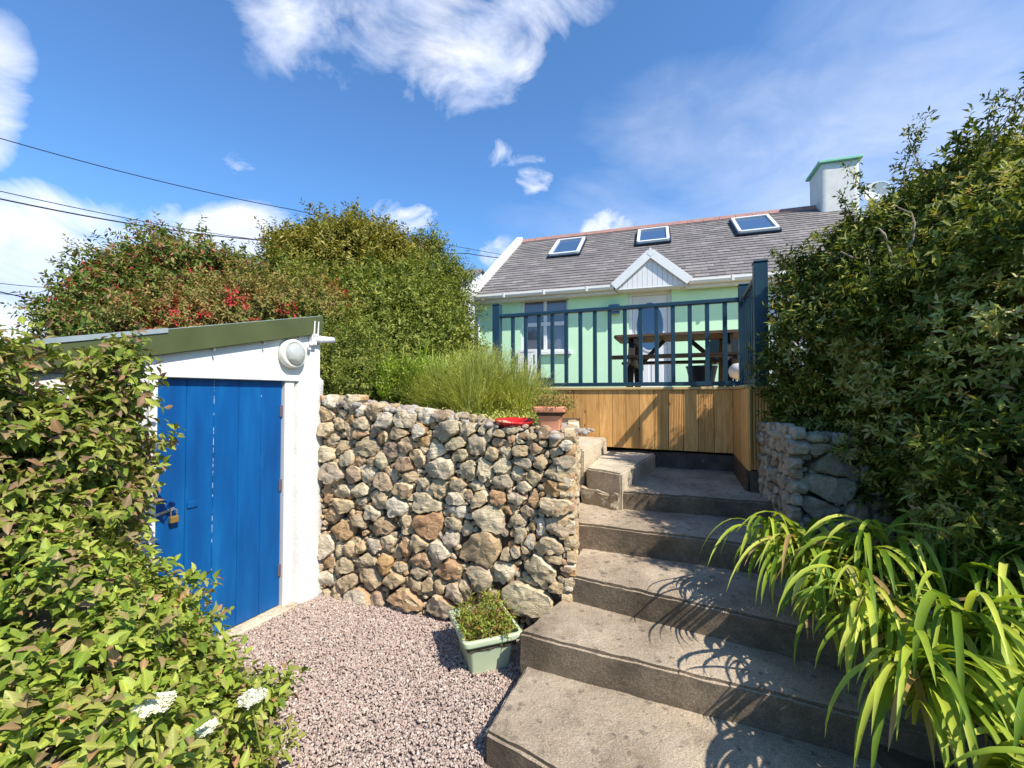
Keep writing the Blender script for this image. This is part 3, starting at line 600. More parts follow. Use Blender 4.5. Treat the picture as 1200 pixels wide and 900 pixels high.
while y > -1.0: y1 = y-.11; box(bm, (.030, y1+.003, 1.005), (.052, y, 1.70), .002); y = y1
obj('side_cladding', bm, M['cladding'], D)
bm = bmesh.new(); x = .035
while x < .95: box(bm, (x, -1.040, 1.005), (x+.018, -1.016, 1.72), .002); x += .0225
obj('end_cladding', bm, M['cladding'], D)
bm = bmesh.new(); box(bm, (LX, -.022, 1.702), (.008, .10, 1.733), .004); box(bm, (.012, -1.036, 1.702), (.10, .10, 1.733), .004); obj('cap_board', bm, M['cap_wood'], D)
bm = bmesh.new()
yb = .1
while yb < BACK: box(bm, (LX, yb, 1.705), (4.6, yb+.14, 1.731), .003); yb += .145
yb = -1.01
while yb < .09: box(bm, (.102, yb, 1.705), (4.6, yb+.14, 1.731), .003); yb += .145
obj('deck_boards', bm, M['cap_wood'], D)
def rail(p, q, n0, n1, step, posts):
    pass
bm = bmesh.new(); box(bm, (LX+.06, -.005, 2.655), (.10, .065, 2.70), .006); box(bm, (.115, -.92, 2.655), (.185, -.04, 2.70), .006); obj('top_rail', bm, M['navy'], D)
bm = bmesh.new(); box(bm, (LX+.05, .0, 1.745), (.10, .055, 1.79), .004); box(bm, (.12, -.92, 1.745), (.18, -.04, 1.79), .004); obj('bottom_rail', bm, M['navy'], D)
for (px, py, wd, zt) in ((-2.755, .03, .10, 2.84), (.15, .03, .105, 2.84), (.155, -.985, .105, 2.80)):
    bm = bmesh.new(); box(bm, (px-wd/2, py-wd/2, 1.70), (px+wd/2, py+wd/2, zt-.02), .004); box(bm, (px-wd/2-.006, py-wd/2-.006, zt-.02), (px+wd/2+.006, py+wd/2+.006, zt), .008); obj('post', bm, M['navy'], D)
for i in range(15):
    x = -2.532+i*.1782; bm = bmesh.new(); box(bm, (x-.022, .008, 1.791), (x+.022, .050, 2.654), .003); obj('baluster', bm, M['navy'], D)
for i in range(6):
    yv = -.12-i*.135; bm = bmesh.new(); box(bm, (.129, yv-.022, 1.791), (.171, yv+.022, 2.654), .003); obj('baluster', bm, M['navy'], D)
bm = bmesh.new(); box(bm, (-1.9, .045, .6), (.03, .30, .985), .0); box(bm, (.055, -1.0, .6), (.30, .04, .99), 0); rock_up(bm, .008, 5, .08)
obj('footing_wall', bm, M['dark_base'], D)
bm = bmesh.new(); box(bm, (.024, -.98, .80), (.050, -.02, 1.003), .003); obj('skirting_board', bm, M['table_top'], D)

# picnic table
T = thing('picnic_table', 'dark stained picnic table with attached benches behind the deck railing', 'picnic table', (2.361, 4.72, 0), -21.3)
def rplank(x0, x1, y0, y1, z0, z1, rr):
    b = bmesh.new(); pts = []
    for cx, cy, a0 in ((x1-rr, y1-rr, 0), (x0+rr, y1-rr, 90), (x0+rr, y0+rr, 180), (x1-rr, y0+rr, 270)):
        for k in range(5): t = R(a0+k*22.5); pts.append((cx+rr*math.cos(t), cy+rr*math.sin(t)))
    prism(b, pts, z0, z1, .006); return b
bm = bmesh.new()
for k in range(5): merge(bm, rplank(-1.40, .37, 1.13+k*.155, 1.13+k*.155+.148, 2.46, 2.505, .06 if k in (0, 4) else .03))
obj('table_top', bm, M['table_top'], T)
for yb in (.72, 1.98):
    bm = bmesh.new()
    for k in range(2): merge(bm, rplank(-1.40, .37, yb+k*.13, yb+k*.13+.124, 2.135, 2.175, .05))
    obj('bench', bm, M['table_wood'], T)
for x in (-1.15, .08):
    for s in (-1, 1):
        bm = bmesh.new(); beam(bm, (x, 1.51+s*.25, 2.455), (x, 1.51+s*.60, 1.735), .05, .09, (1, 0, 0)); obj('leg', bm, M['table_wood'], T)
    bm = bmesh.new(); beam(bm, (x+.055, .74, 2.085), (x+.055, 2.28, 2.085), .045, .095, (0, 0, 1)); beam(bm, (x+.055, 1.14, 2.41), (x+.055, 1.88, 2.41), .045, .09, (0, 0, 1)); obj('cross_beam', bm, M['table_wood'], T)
for x0, x1 in ((-1.05, -.72), (-.02, -.38)):
    bm = bmesh.new(); beam(bm, (x0+.0, 1.51, 2.10), (x1, 1.51, 2.44), .06, .045, (0, 1, 0)); obj('brace', bm, M['table_wood'], T)

# garden chairs, tub and the like (blue shapes behind the right end of the railing)
def chair(loc, rz, label, matn, group=None):
    c = thing('garden_chair', label, 'chair', loc, rz, group); m = M[matn]
    bm = bmesh.new(); pts = [(-.24, .0), (.24, .0)]+[(.24*math.cos(R(a)), .26+.22*math.sin(R(a))) for a in range(0, 181, 15)]
    yprism(bm, pts, -.012, .012, .005); bmesh.ops.transform(bm, matrix=Matrix.Translation((0, .23, .42))@Matrix.Rotation(R(-12), 4, 'X'), verts=bm.verts); obj('backrest', bm, m, c)
    bm = bmesh.new(); box(bm, (-.24, -.24, .40), (.24, .22, .43), .01); obj('seat', bm, m, c)
    for sx in (-1, 1):
        for sy in (-1, 1):
            bm = bmesh.new(); beam(bm, (sx*.21, sy*.20, .40), (sx*.24, sy*.25, 0), .035, .035, (1, 0, 0)); obj('leg', bm, m, c)
    return c
E2 = lambda u, v: (2.361+u*math.cos(R(21.3))+v*math.sin(R(21.3)), 4.72-u*math.sin(R(21.3))+v*math.cos(R(21.3)), DT-.003)
chair(E2(.12, 2.35), 165, 'slate blue garden chair with rounded back beside the table end', 'navy')
c2 = thing('planter_tub', 'dark navy tapered tub under the right end of the picnic table', 'tub', E2(-.17, 2.7))
bm = bmesh.new(); lathe(bm, [(0, 0), (.17, 0), (.24, .36), (.25, .36), (.25, .39), (.22, .39), (.20, .33), (0, .33)], 24); obj('tub', bm, M['navy_dark'], c2)
c3 = thing('round_stool', 'small round white garden stool near the deck corner', 'stool', E2(.22, .75))
bm = bmesh.new(); lathe(bm, [(0, .30), (.10, .295), (.15, .26), (.165, .20), (.15, .14), (.10, .10), (0, .09)], 24); obj('seat', bm, M['upvc'], c3, smooth=True)
for a in (0, 90, 180, 270):
    bm = bmesh.new(); beam(bm, (.1*math.cos(R(a)), .1*math.sin(R(a)), .12), (.14*math.cos(R(a)), .14*math.sin(R(a)), 0), .02, .02, (0, 0, 1) if 0 else (.3, .5, 0)); obj('leg', bm, M['navy_dark'], c3)
# white slatted chair under the window
c4 = thing('slatted_bench', 'white slatted seat under the cottage window', 'bench', (-1.0263, 10.85, 0), -18.4)
bm = bmesh.new()
for k in range(6): box(bm, (1.30+k*.052, -.02, 2.16), (1.345+k*.052, .01, 2.70), .003)
box(bm, (1.28, -.03, 2.66), (1.66, .02, 2.72)); obj('backrest', bm, M['upvc'], c4)
for xx in (1.24, 1.66):
    bm = bmesh.new(); box(bm, (xx, -.03, 1.74), (xx+.05, .02, 2.72), .003); obj('leg', bm, M['upvc'], c4)
    bm = bmesh.new(); box(bm, (xx, -.45, 1.74), (xx+.05, -.40, 2.16), .003); obj('leg', bm, M['upvc'], c4)
bm = bmesh.new(); box(bm, (1.24, -.46, 2.16), (1.71, .02, 2.20), .004); obj('seat', bm, M['upvc'], c4)
c5 = thing('flower_tub', 'low dark blue tub on deck below the cottage window', 'tub', (.72, 10.0, DT-.003))
bm = bmesh.new(); lathe(bm, [(0, 0), (.15, 0), (.22, .25), (.24, .25), (.24, .29), (.21, .29), (.20, .24), (0, .24)], 24); obj('tub', bm, M['navy'], c5)

# ============================================================ steps
S1 = thing('concrete_steps', 'weathered grey concrete steps climbing from the gravel to the deck', 'steps')
def step(pts, z0, z1, m=M['concrete'], parent=S1, amp=.0065, nm='step'):
    bm = bmesh.new(); prism(bm, pts, z0, z1, .016); rock_up(bm, amp, 7, .055)
    bmesh.ops.recalc_face_normals(bm, faces=bm.faces[:]); o = obj(nm, bm, m, parent, smooth=True)
    me = o.data
    if m is M['concrete']:                                   # darker risers: algae stain plus riser shade put into the colour
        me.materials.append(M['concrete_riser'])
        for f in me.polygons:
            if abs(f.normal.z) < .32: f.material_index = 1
    try: me.set_sharp_from_angle(angle=R(40))
    except Exception: pass
    return o
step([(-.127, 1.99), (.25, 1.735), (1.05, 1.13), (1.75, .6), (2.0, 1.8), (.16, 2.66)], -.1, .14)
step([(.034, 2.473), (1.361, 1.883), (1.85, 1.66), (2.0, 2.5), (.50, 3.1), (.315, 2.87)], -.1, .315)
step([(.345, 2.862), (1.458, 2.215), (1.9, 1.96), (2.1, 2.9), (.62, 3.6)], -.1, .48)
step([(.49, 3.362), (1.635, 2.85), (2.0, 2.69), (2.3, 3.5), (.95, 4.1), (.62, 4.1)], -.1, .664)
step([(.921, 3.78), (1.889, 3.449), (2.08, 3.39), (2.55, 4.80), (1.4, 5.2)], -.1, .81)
S2 = thing('side_steps', 'pale newer concrete steps turning left along the deck cladding', 'steps')
step([(.684, 4.028), (.931, 3.726), (1.64, 4.985), (1.12, 5.2)], .60, .974, M['concrete_clean'], S2, .003)
step([(.30, 4.36), (.66, 4.05), (1.125, 5.17), (.7, 5.35)], .70, 1.14, M['concrete_clean'], S2, .003)
step([(.1, 4.62), (.45, 4.40), (.76, 5.32), (.2, 5.55)], .80, 1.31, M['concrete_clean'], S2, .003)
bm = bmesh.new(); prism(bm, [(.62, 3.98), (.90, 3.72), (1.3, 4.4), (1.0, 4.6)], .5, .80, .01); rock_up(bm, .02, 9, .05); obj('rubble_base', bm, M['stone_grey'], S2)

# ============================================================ stone walls
STONES = [(0.128, 1.587, 0.169, 0.105, 0), (0.329, 1.579, 0.218, 0.114, 0), (0.078, 1.481, 0.183, 0.105, 0), (0.263, 1.496, 0.177, 0.05, 0), (0.43, 1.517, 0.102, 0.076, 0), (0.554, 1.508, 0.182, 0.115, 0), (0.671, 1.45, 0.188, 0.11, 0), (0.848, 1.454, 0.238, 0.12, 0), (1.049, 1.484, 0.148, 0.097, 0), (1.166, 1.486, 0.108, 0.083, 0), (0.091, 1.367, 0.146, 0.102, 0), (0.22, 1.41, 0.101, 0.096, 0), (0.316, 1.442, 0.104, 0.096, 0), (0.446, 1.42, 0.169, 0.095, 0), (0.315, 1.344, 0.105, 0.1, 0), (0.563, 1.363, 0.077, 0.089, 0), (0.438, 1.337, 0.17, 0.068, 0), (1.214, 1.394, 0.237, 0.132, 0), (1.393, 1.399, 0.182, 0.085, 0), (0.983, 1.366, 0.141, 0.114, 0), (0.812, 1.35, 0.235, 0.095, 0), (0.645, 1.322, 0.092, 0.096, 0), (0.153, 1.281, 0.235, 0.07, 15), (0.252, 1.223, 0.2, 0.101, 15), (0.088, 1.162, 0.158, 0.112, 0), (0.487, 1.233, 0.258, 0.157, 0), (0.732, 1.223, 0.132, 0.122, 0), (0.862, 1.265, 0.123, 0.141, 0), (1.021, 1.293, 0.154, 0.113, 0), (1.452, 1.295, 0.125, 0.14, 0), (1.29, 1.298, 0.219, 0.085, 0), (1.112, 1.239, 0.18, 0.108, 0), (1.327, 1.215, 0.245, 0.077, 0), (0.957, 1.185, 0.146, 0.127, -30), (0.858, 1.124, 0.27, 0.102, 0), (0.311, 1.134, 0.145, 0.113, 0), (0.432, 1.134, 0.124, 0.081, 0), (0.538, 1.125, 0.094, 0.053, 0), (0.639, 1.135, 0.103, 0.122, 0), (1.621, 1.324, 0.133, 0.066, 0), (1.584, 1.228, 0.086, 0.09, 0), (1.678, 1.256, 0.076, 0.074, 0), (1.799, 1.272, 0.119, 0.108, 0), (1.897, 1.278, 0.088, 0.083, 0), (2.048, 1.271, 0.162, 0.052, 0), (1.727, 1.342, 0.063, 0.046, 0), (1.631, 1.377, 0.094, 0.047, 0), (1.716, 1.403, 0.092, 0.043, 0), (1.814, 1.364, 0.073, 0.046, 0), (1.871, 1.366, 0.081, 0.041, 0), (1.956, 1.385, 0.079, 0.094, 0), (1.799, 1.326, 0.123, 0.039, 0), (1.556, 1.375, 0.075, 0.059, 0), (1.501, 1.393, 0.075, 0.052, 0), (2.029, 1.354, 0.116, 0.075, 0), (2.096, 1.319, 0.076, 0.055, 0), (1.95, 1.332, 0.079, 0.041, 0), (0.15, 1.008, 0.301, 0.157, 0), (0.365, 1.006, 0.154, 0.149, 0), (0.503, 1.027, 0.134, 0.128, 0), (1.163, 1.107, 0.288, 0.132, 0), (1.389, 1.107, 0.127, 0.121, 0), (1.519, 1.12, 0.115, 0.182, 0), (1.653, 1.158, 0.136, 0.097, 0), (1.809, 1.192, 0.139, 0.08, 0), (1.924, 1.199, 0.108, 0.116, 0), (2.07, 1.211, 0.153, 0.074, 0), (0.662, 0.983, 0.172, 0.131, 0), (0.741, 1.032, 0.09, 0.078, 0), (0.884, 1.032, 0.184, 0.064, 0), (0.833, 0.925, 0.27, 0.103, 15), (0.614, 0.837, 0.153, 0.14, 0), (1.018, 0.993, 0.124, 0.063, 0), (1.152, 0.964, 0.159, 0.12, 0), (1.316, 1.005, 0.152, 0.089, 0), (1.457, 1.006, 0.098, 0.068, 0), (1.664, 1.053, 0.14, 0.085, 0), (1.764, 1.113, 0.095, 0.096, 0), (1.88, 1.102, 0.112, 0.079, 0), (2.043, 1.128, 0.177, 0.096, 0), (1.813, 1.027, 0.151, 0.069, 0), (0.247, 0.868, 0.16, 0.096, 0), (0.423, 0.892, 0.159, 0.125, 0), (0.098, 0.826, 0.079, 0.139, 0), (2.028, 1.038, 0.194, 0.104, 0), (1.048, 0.845, 0.311, 0.138, 5), (0.79, 0.804, 0.193, 0.137, 10), (1.287, 0.902, 0.155, 0.093, 0), (1.39, 0.933, 0.077, 0.076, -45), (1.48, 0.911, 0.134, 0.107, 40), (1.625, 0.932, 0.112, 0.09, 0), (1.764, 0.946, 0.154, 0.072, 0), (1.878, 0.941, 0.064, 0.109, 0), (0.452, 0.811, 0.271, 0.058, 0), (0.243, 0.747, 0.294, 0.1, 0), (0.561, 0.722, 0.298, 0.11, 0), (1.299, 0.812, 0.182, 0.073, 0), (1.557, 0.794, 0.328, 0.176, 0), (1.7, 0.863, 0.114, 0.062, 0), (1.84, 0.871, 0.147, 0.069, 0), (2.024, 0.914, 0.178, 0.107, 0), (0.176, 0.667, 0.263, 0.092, 0), (0.417, 0.652, 0.171, 0.08, 0), (0.651, 0.634, 0.324, 0.117, 0), (0.879, 0.659, 0.093, 0.152, 0), (1.073, 0.691, 0.255, 0.175, 10), (1.28, 0.725, 0.173, 0.069, 0), (1.379, 0.69, 0.124, 0.08, 0), (1.764, 0.803, 0.191, 0.061, 0), (1.87, 0.771, 0.06, 0.076, 0), (1.924, 0.768, 0.076, 0.112, 0), (2.046, 0.782, 0.143, 0.129, 0), (0.26, 0.549, 0.412, 0.141, 0), (0.059, 0.386, 0.24, 0.184, 0), (0.232, 0.4, 0.101, 0.109, 0), (0.348, 0.42, 0.132, 0.112, 0), (0.447, 0.439, 0.113, 0.089, 0), (0.585, 0.473, 0.164, 0.088, 0), (0.706, 0.516, 0.139, 0.103, 0), (0.785, 0.46, 0.074, 0.128, 0), (0.87, 0.499, 0.098, 0.228, -10), (0.988, 0.542, 0.165, 0.109, 0), (1.257, 0.617, 0.137, 0.105, 0), (1.509, 0.587, 0.444, 0.232, 15), (1.785, 0.704, 0.075, 0.106, 0), (1.86, 0.666, 0.074, 0.102, 0), (1.988, 0.655, 0.18, 0.126, 0), (1.154, 0.506, 0.184, 0.143, 0), (1.758, 0.591, 0.092, 0.065, 0), (1.679, 0.557, 0.106, 0.088, 0), (1.819, 0.614, 0.164, 0.046, -15), (1.998, 0.573, 0.157, 0.056, 0), (-0.007, 0.222, 0.125, 0.102, 0), (0.129, 0.288, 0.139, 0.115, 0), (0.277, 0.279, 0.193, 0.121, 0), (0.504, 0.356, 0.246, 0.093, 0), (0.672, 0.35, 0.139, 0.142, 0), (0.825, 0.355, 0.129, 0.072, 0), (1.013, 0.424, 0.175, 0.116, 0), (1.249, 0.393, 0.246, 0.121, 0), (1.664, 0.449, 0.166, 0.13, 0), (1.925, 0.488, 0.332, 0.149, -10), (1.859, 0.403, 0.101, 0.049, 0), (0.071, 0.148, 0.276, 0.106, 0), (0.322, 0.158, 0.25, 0.112, 0), (0.533, 0.22, 0.278, 0.153, -15), (0.76, 0.243, 0.212, 0.102, 0), (0.94, 0.236, 0.137, 0.084, 0), (1.063, 0.256, 0.103, 0.107, 0), (0.989, 0.337, 0.151, 0.104, 0), (1.167, 0.252, 0.11, 0.11, 0), (1.284, 0.241, 0.141, 0.133, 0), (1.373, 0.286, 0.101, 0.12, 0), (1.492, 0.374, 0.2, 0.172, 0), (2.022, 0.393, 0.167, 0.055, 0), (0.865, 0.129, 0.389, 0.127, 0), (1.184, 0.133, 0.278, 0.154, -10), (0.409, 0.028, 0.297, 0.168, 0), (0.603, 0.04, 0.11, 0.182, 0), (1.829, 0.295, 0.534, 0.188, 0), (1.557, 0.229, 0.197, 0.116, 0), (0.207, 0.049, 0.09, 0.095, 0), (0.84, -0.013, 0.224, 0.11, 0), (0.088, 0.006, 0.153, 0.068, 0)]
RSTONES = [(0.278, 1.173, 0.404, 0.153, 0), (0.248, 1.019, 0.463, 0.176, 0), (0.176, 0.878, 0.27, 0.128, 0), (0.168, 1.281, 0.135, 0.065, 0), (0.309, 1.334, 0.278, 0.045, 0), (0.383, 0.836, 0.15, 0.174, 0), (0.495, 1.032, 0.107, 0.079, 0), (0.506, 0.939, 0.134, 0.078, 0), (0.574, 1.029, 0.079, 0.062, 0), (0.586, 0.944, 0.092, 0.094, 0), (0.436, 1.147, 0.095, 0.095, 0), (0.335, 1.25, 0.165, 0.072, 0), (0.052, 1.237, 0.087, 0.082, 0), (0.008, 1.17, 0.059, 0.099, 0), (0.458, 1.251, 0.081, 0.079, 0), (0.51, 1.159, 0.08, 0.095, 0), (0.024, 1.318, 0.102, 0.066, 0), (0.459, 1.338, 0.108, 0.056, 0), (0.563, 1.13, 0.079, 0.094, 0), (0.034, 0.934, 0.058, 0.082, 0), (0.272, 0.749, 0.168, 0.096, 0), (0.089, 0.767, 0.129, 0.097, 0), (0.531, 0.831, 0.12, 0.109, 0)]
def cells(st, nang=26, gap=.0062):
    gc = np.random.default_rng(77)
    st = np.array(st, float); c = st[:, :2]; a = st[:, 2]/2; b = st[:, 3]/2*.94; an = np.radians(st[:, 4]); th = np.linspace(0, 2*np.pi, nang, endpoint=False)
    def rad(i, t): q = t-an[i]; e = 3.2; return (np.abs(np.cos(q)/a[i])**e+np.abs(np.sin(q)/b[i])**e)**(-1/e)
    res = []
    for i in range(len(st)):
        r = rad(i, th)*1.28; d = c-c[i]; dist = np.hypot(*d.T)
        for j in np.where((dist > 1e-4) & (dist < a[i]+b[i]+.2))[0]:
            ph = math.atan2(d[j, 1], d[j, 0]); ri = rad(i, ph); rj = rad(j, ph+math.pi); sp = dist[j]*ri/(ri+rj)-gap
            cs = np.cos(th-ph); r = np.where(cs > .05, np.minimum(r, np.maximum(sp, .006)/np.maximum(cs, .05)), r)
        rm = r.copy()
        for _ in range(6):                                       # knock the corners off with random straight breaks
            ph = gc.uniform(0, 6.283); sup = (rm*np.cos(th-ph)).max()*gc.uniform(.80, .99); cs = np.cos(th-ph); r = np.where(cs > .15, np.minimum(r, sup/np.maximum(cs, .15)), r)
        r = .7*r+.15*(np.roll(r, 1)+np.roll(r, -1)); res.append((c[i], th, r))
    return res
def stones_mesh(name, faces, m, parent):
    """faces: list of (stones, origin, along, outward, bulge)"""
    V = []; F = []; g = np.random.default_rng(21); NA = 26
    fr = np.array([.97, 1.0, .985, .94, .84, .6, .3, 0]); ou = np.array([-2.4, -.5, .25, .66, .92, 1.0, 1.0, 1.0])
    for st, O, A, N, back in faces:
        O, A, N = map(np.array, (O, A, N)); Zv = np.array([0, 0, 1.])
        for (c, th, r) in cells(st, NA):
            size = r.mean(); h = min(max(.50*size, .014), .040); ph = g.uniform(0, 99); tilt = g.uniform(-.3, .3, 2); r = r*(1+.05*np.sin(3*th+ph)+.045*np.sin(5*th+ph*2)+.02*np.sin(9*th+ph))
            push = g.uniform(-.016, .018)-back; b0 = len(V); facet = [(g.uniform(0, 6.28), g.uniform(.72, 1.15), g.uniform(.25, .95)) for _ in range(6)]
            for k in range(len(fr)-1):
                x = np.cos(th)*r*fr[k]; z = np.sin(th)*r*fr[k]; o = ou[k]*h*np.ones(NA)
                if k > 0:
                    o = o*(1+tilt[0]*x/size+tilt[1]*z/size)
                    for fa, fd, fs in facet: dd = (x*np.cos(fa)+z*np.sin(fa))/size; o = np.minimum(o, h*(fd-fs*dd*.9))
                p = O+A*(c[0]+x)[:, None]+Zv*(c[1]+z)[:, None]+N*(o+push)[:, None]
                nn = np.array([mnoise.noise(Vector(q*26))+.6*mnoise.noise(Vector(q*60)) for q in p])
                p = p+N*(nn*h*.30)[:, None]*(k > 0)+(A*(np.cos(th)[:, None])+Zv*np.sin(th)[:, None])*(nn*size*.10)[:, None]
                V += list(p)
            V.append(O+A*c[0]+Zv*c[1]+N*(h*min(1.0, min(f[1] for f in facet))+push))
            for k in range(len(fr)-2):
                for q in range(NA): q2 = (q+1) % NA; F.append((b0+k*NA+q, b0+k*NA+q2, b0+(k+1)*NA+q2, b0+(k+1)*NA+q))
            kk = b0+(len(fr)-2)*NA
            tip = len(V)-1
            for q in range(NA): F.append((kk+q, kk+(q+1) % NA, tip, tip))
    F = np.array(F); tri = F[:, 2] == F[:, 3]
    o = npmesh(name, np.array(V), [F[~tri], F[tri][:, :3]], m, parent)
    o.data.set_sharp_from_angle(angle=R(32)); return o
def rubble(g, s0, s1, z0, z1, wmin=.07, wmax=.17, hmin=.055, hmax=.10):
    o = []; z = z0
    while z < z1:
        h = g.uniform(hmin, hmax); s = s0-g.uniform(0, .04)
        while s < s1: w_ = g.uniform(wmin, wmax); o.append((s+w_/2, z+h/2+g.uniform(-.012, .012), w_*1.04, h*1.12, g.uniform(-12, 12))); s += w_
        z += h
    return o
def fillers(g, st, s0, s1, zf, n, rmin=.014, rmax=.032):
    S = np.array(st, float); o = []
    for _ in range(n):
        s = g.uniform(s0, s1); lo, hi = zf(s); z = g.uniform(lo, hi); q = (((s-S[:, 0])/(S[:, 2]/2))**2+((z-S[:, 1])/(S[:, 3]/2))**2).min()
        if q > 1.05 and all((s-a[0])**2+(z-a[1])**2 > .0011 for a in o): r = g.uniform(rmin, rmax); o.append((s, z, r*2.4, r*1.9, g.uniform(-40, 40)))
    return o
def vec(deg): return (math.cos(R(deg)), -math.sin(R(deg)), 0)
gg = np.random.default_rng(5)
topz = lambda s: np.interp(s, [0, .65, 1.05, 1.45, 1.75, 2.15], [1.62, 1.56, 1.52, 1.47, 1.44, 1.38])
botz = lambda s: np.interp(s, [0, 1.75, 1.8, 2.15], [-.03, -.03, .1, .30])
fill = fillers(gg, STONES, -.05, 2.12, lambda s: (botz(s), topz(s)), 9000)
O1 = (-1.601, 3.622, 0); A1 = vec(22); N1 = (-math.sin(R(22)), -math.cos(R(22)), 0)
SW = thing('stone_wall', 'rubble stone retaining wall of tan and grey stones between shed and steps', 'stone wall')
cor = Vector((.395, 2.845, 0)); dR = Vector((.60, 4.06, 0))-cor; LR = dR.length; dR.normalize(); nR = (dR.y, -dR.x, 0)
ret = rubble(gg, .02, LR, .30, 1.37, .08, .17, .06, .10)
stones_mesh('stonework', [(STONES, O1, A1, N1, 0.), (fill, O1, A1, N1, .024), (ret, tuple(cor), tuple(dR), nR, .0), (fillers(gg, ret, 0, LR, lambda s: (.3, 1.38), 1500), tuple(cor), tuple(dR), nR, .05)], M['stone'], SW)
# core and top
bm = bmesh.new(); a1 = Vector(A1); n1 = Vector(N1); o1 = Vector(O1)
ss = [-.08, .3, .65, 1.05, 1.45, 1.75, 1.86]
for s0, s1 in zip(ss, ss[1:]):
    q = [o1+a1*s0-n1*.045, o1+a1*s1-n1*.045, o1+a1*s1-n1*.5, o1+a1*s0-n1*.5]; z0, z1 = float(topz(s0))-.05, float(topz(s1))-.05
    lo = [bm.verts.new((p.x, p.y, -.05)) for p in q]; hi = [bm.verts.new((p.x, p.y, z)) for p, z in zip(q, (z0, z1, z1, z0))]
    bm.faces.new(hi); 
    for i in range(4): bm.faces.new((lo[i], lo[(i+1) % 4], hi[(i+1) % 4], hi[i]))
b2 = bmesh.new(); prism(b2, [(.13, 3.0), tuple((cor+Vector((-.08, .03, 0)))[:2]), tuple((cor+Vector((.0, 0, 0))+Vector((-nR[0]*.05, -nR[1]*.05, 0)))[:2]), tuple((Vector((.60, 4.06, 0))-Vector(nR)*.06)[:2]), (.1, 4.2), (-.1, 3.1)], .1, 1.345); merge(bm, b2)
rock_up(bm, .006, 12, .12)
obj('mortar_core', bm, M['mortar'], SW)
def pebbles(name, pts, m, parent, g):
    V = []; F = []; ico = bmesh.new(); bmesh.ops.create_icosphere(ico, subdivisions=2, radius=1); tv = np.array([v.co[:] for v in ico.verts]); tf = np.array([[v.index for v in f.verts] for f in ico.faces]); ico.free()
    for (x, y, z, r) in pts:
        s = np.array([g.uniform(.9, 1.4), g.uniform(.8, 1.1), g.uniform(.5, .8)])*r; a = g.uniform(0, 3.14); v = tv*s*(1+.14*lumps(tv*1.0, 1.1, g.uniform(0, 50)))[:, None]
        v = np.stack([v[:, 0]*math.cos(a)-v[:, 1]*math.sin(a), v[:, 0]*math.sin(a)+v[:, 1]*math.cos(a), v[:, 2]], 1); V.append(v+np.array([x, y, z])); F.append(tf+len(tv)*(len(V)-1))
    return npmesh(name, np.concatenate(V), np.concatenate(F), m, parent)
pp = []
for k in range(330):
    s = gg.uniform(.0, 2.12); v = gg.uniform(-.0, .30) if s < 2.05 else gg.uniform(0, .8); r = gg.uniform(.018, .052) if s < 1.3 else gg.uniform(.014, .034)
    p = o1+a1*s-n1*v; pp.append((p.x, p.y, float(topz(s))-.035+r*.3, r))
for k in range(70):
    t = gg.uniform(0, LR); v = gg.uniform(.02, .3); p = cor+dR*t-Vector(nR)*v; r = gg.uniform(.02, .05); pp.append((p.x, p.y, 1.36+r*.2, r))
pebbles('top_pebbles', pp, M['pebble'], SW, gg)
# right wall
RW = thing('stone_wall', 'shaded dry stone wall of big lichened stones under the right hedge', 'stone wall')
A2 = vec(14.574); N2 = (-math.sin(R(14.574)), -math.cos(R(14.574)), 0); O2 = (1.90, 2.98, 0)
low = rubble(gg, .0, 1.15, .25, .72, .12, .24, .08, .12); right = rubble(gg, .68, 1.5, .7, 1.3, .10, .22, .07, .12)
c2_ = Vector((1.90, 2.98, 0)); e2 = Vector((2.09, 3.64, 0)); d2 = (e2-c2_).normalized(); L2 = (e2-c2_).length; n2 = (-d2.y, d2.x, 0)
ret2 = rubble(gg, -.02, L2+.05, .30, 1.37, .07, .16, .05, .12)
fl2 = fillers(gg, RSTONES, 0, .68, lambda s: (.7, 1.37), 2500)
stones_mesh('stonework', [(RSTONES, O2, A2, N2, 0), (fl2, O2, A2, N2, .03), (low+right, O2, A2, N2, .01), (ret2, tuple(c2_), tuple(d2), n2, 0.)], M['stone_grey'], RW)
bm = bmesh.new(); prism(bm, [(1.97, 3.04), (3.4, 2.66), (3.5, 3.1), (2.4, 3.70), (2.16, 3.66)], 0, 1.33); rock_up(bm, .01, 10, .12); obj('mortar_core', bm, M['mortar'], RW)
pp = [];
for k in range(90): s = gg.uniform(0, 1.3); v = gg.uniform(0.0, .3); p = Vector(O2)+Vector(A2)*s-Vector(N2)*v; r = gg.uniform(.025, .06); pp.append((p.x, p.y, 1.335+r*.3, r))
for k in range(40): t = gg.uniform(0, L2); p = c2_+d2*t-Vector(n2)*gg.uniform(0, .2); r = gg.uniform(.025, .06); pp.append((p.x, p.y, 1.34+r*.3, r))
pebbles('top_pebbles', pp, M['stone_grey'], RW, gg)

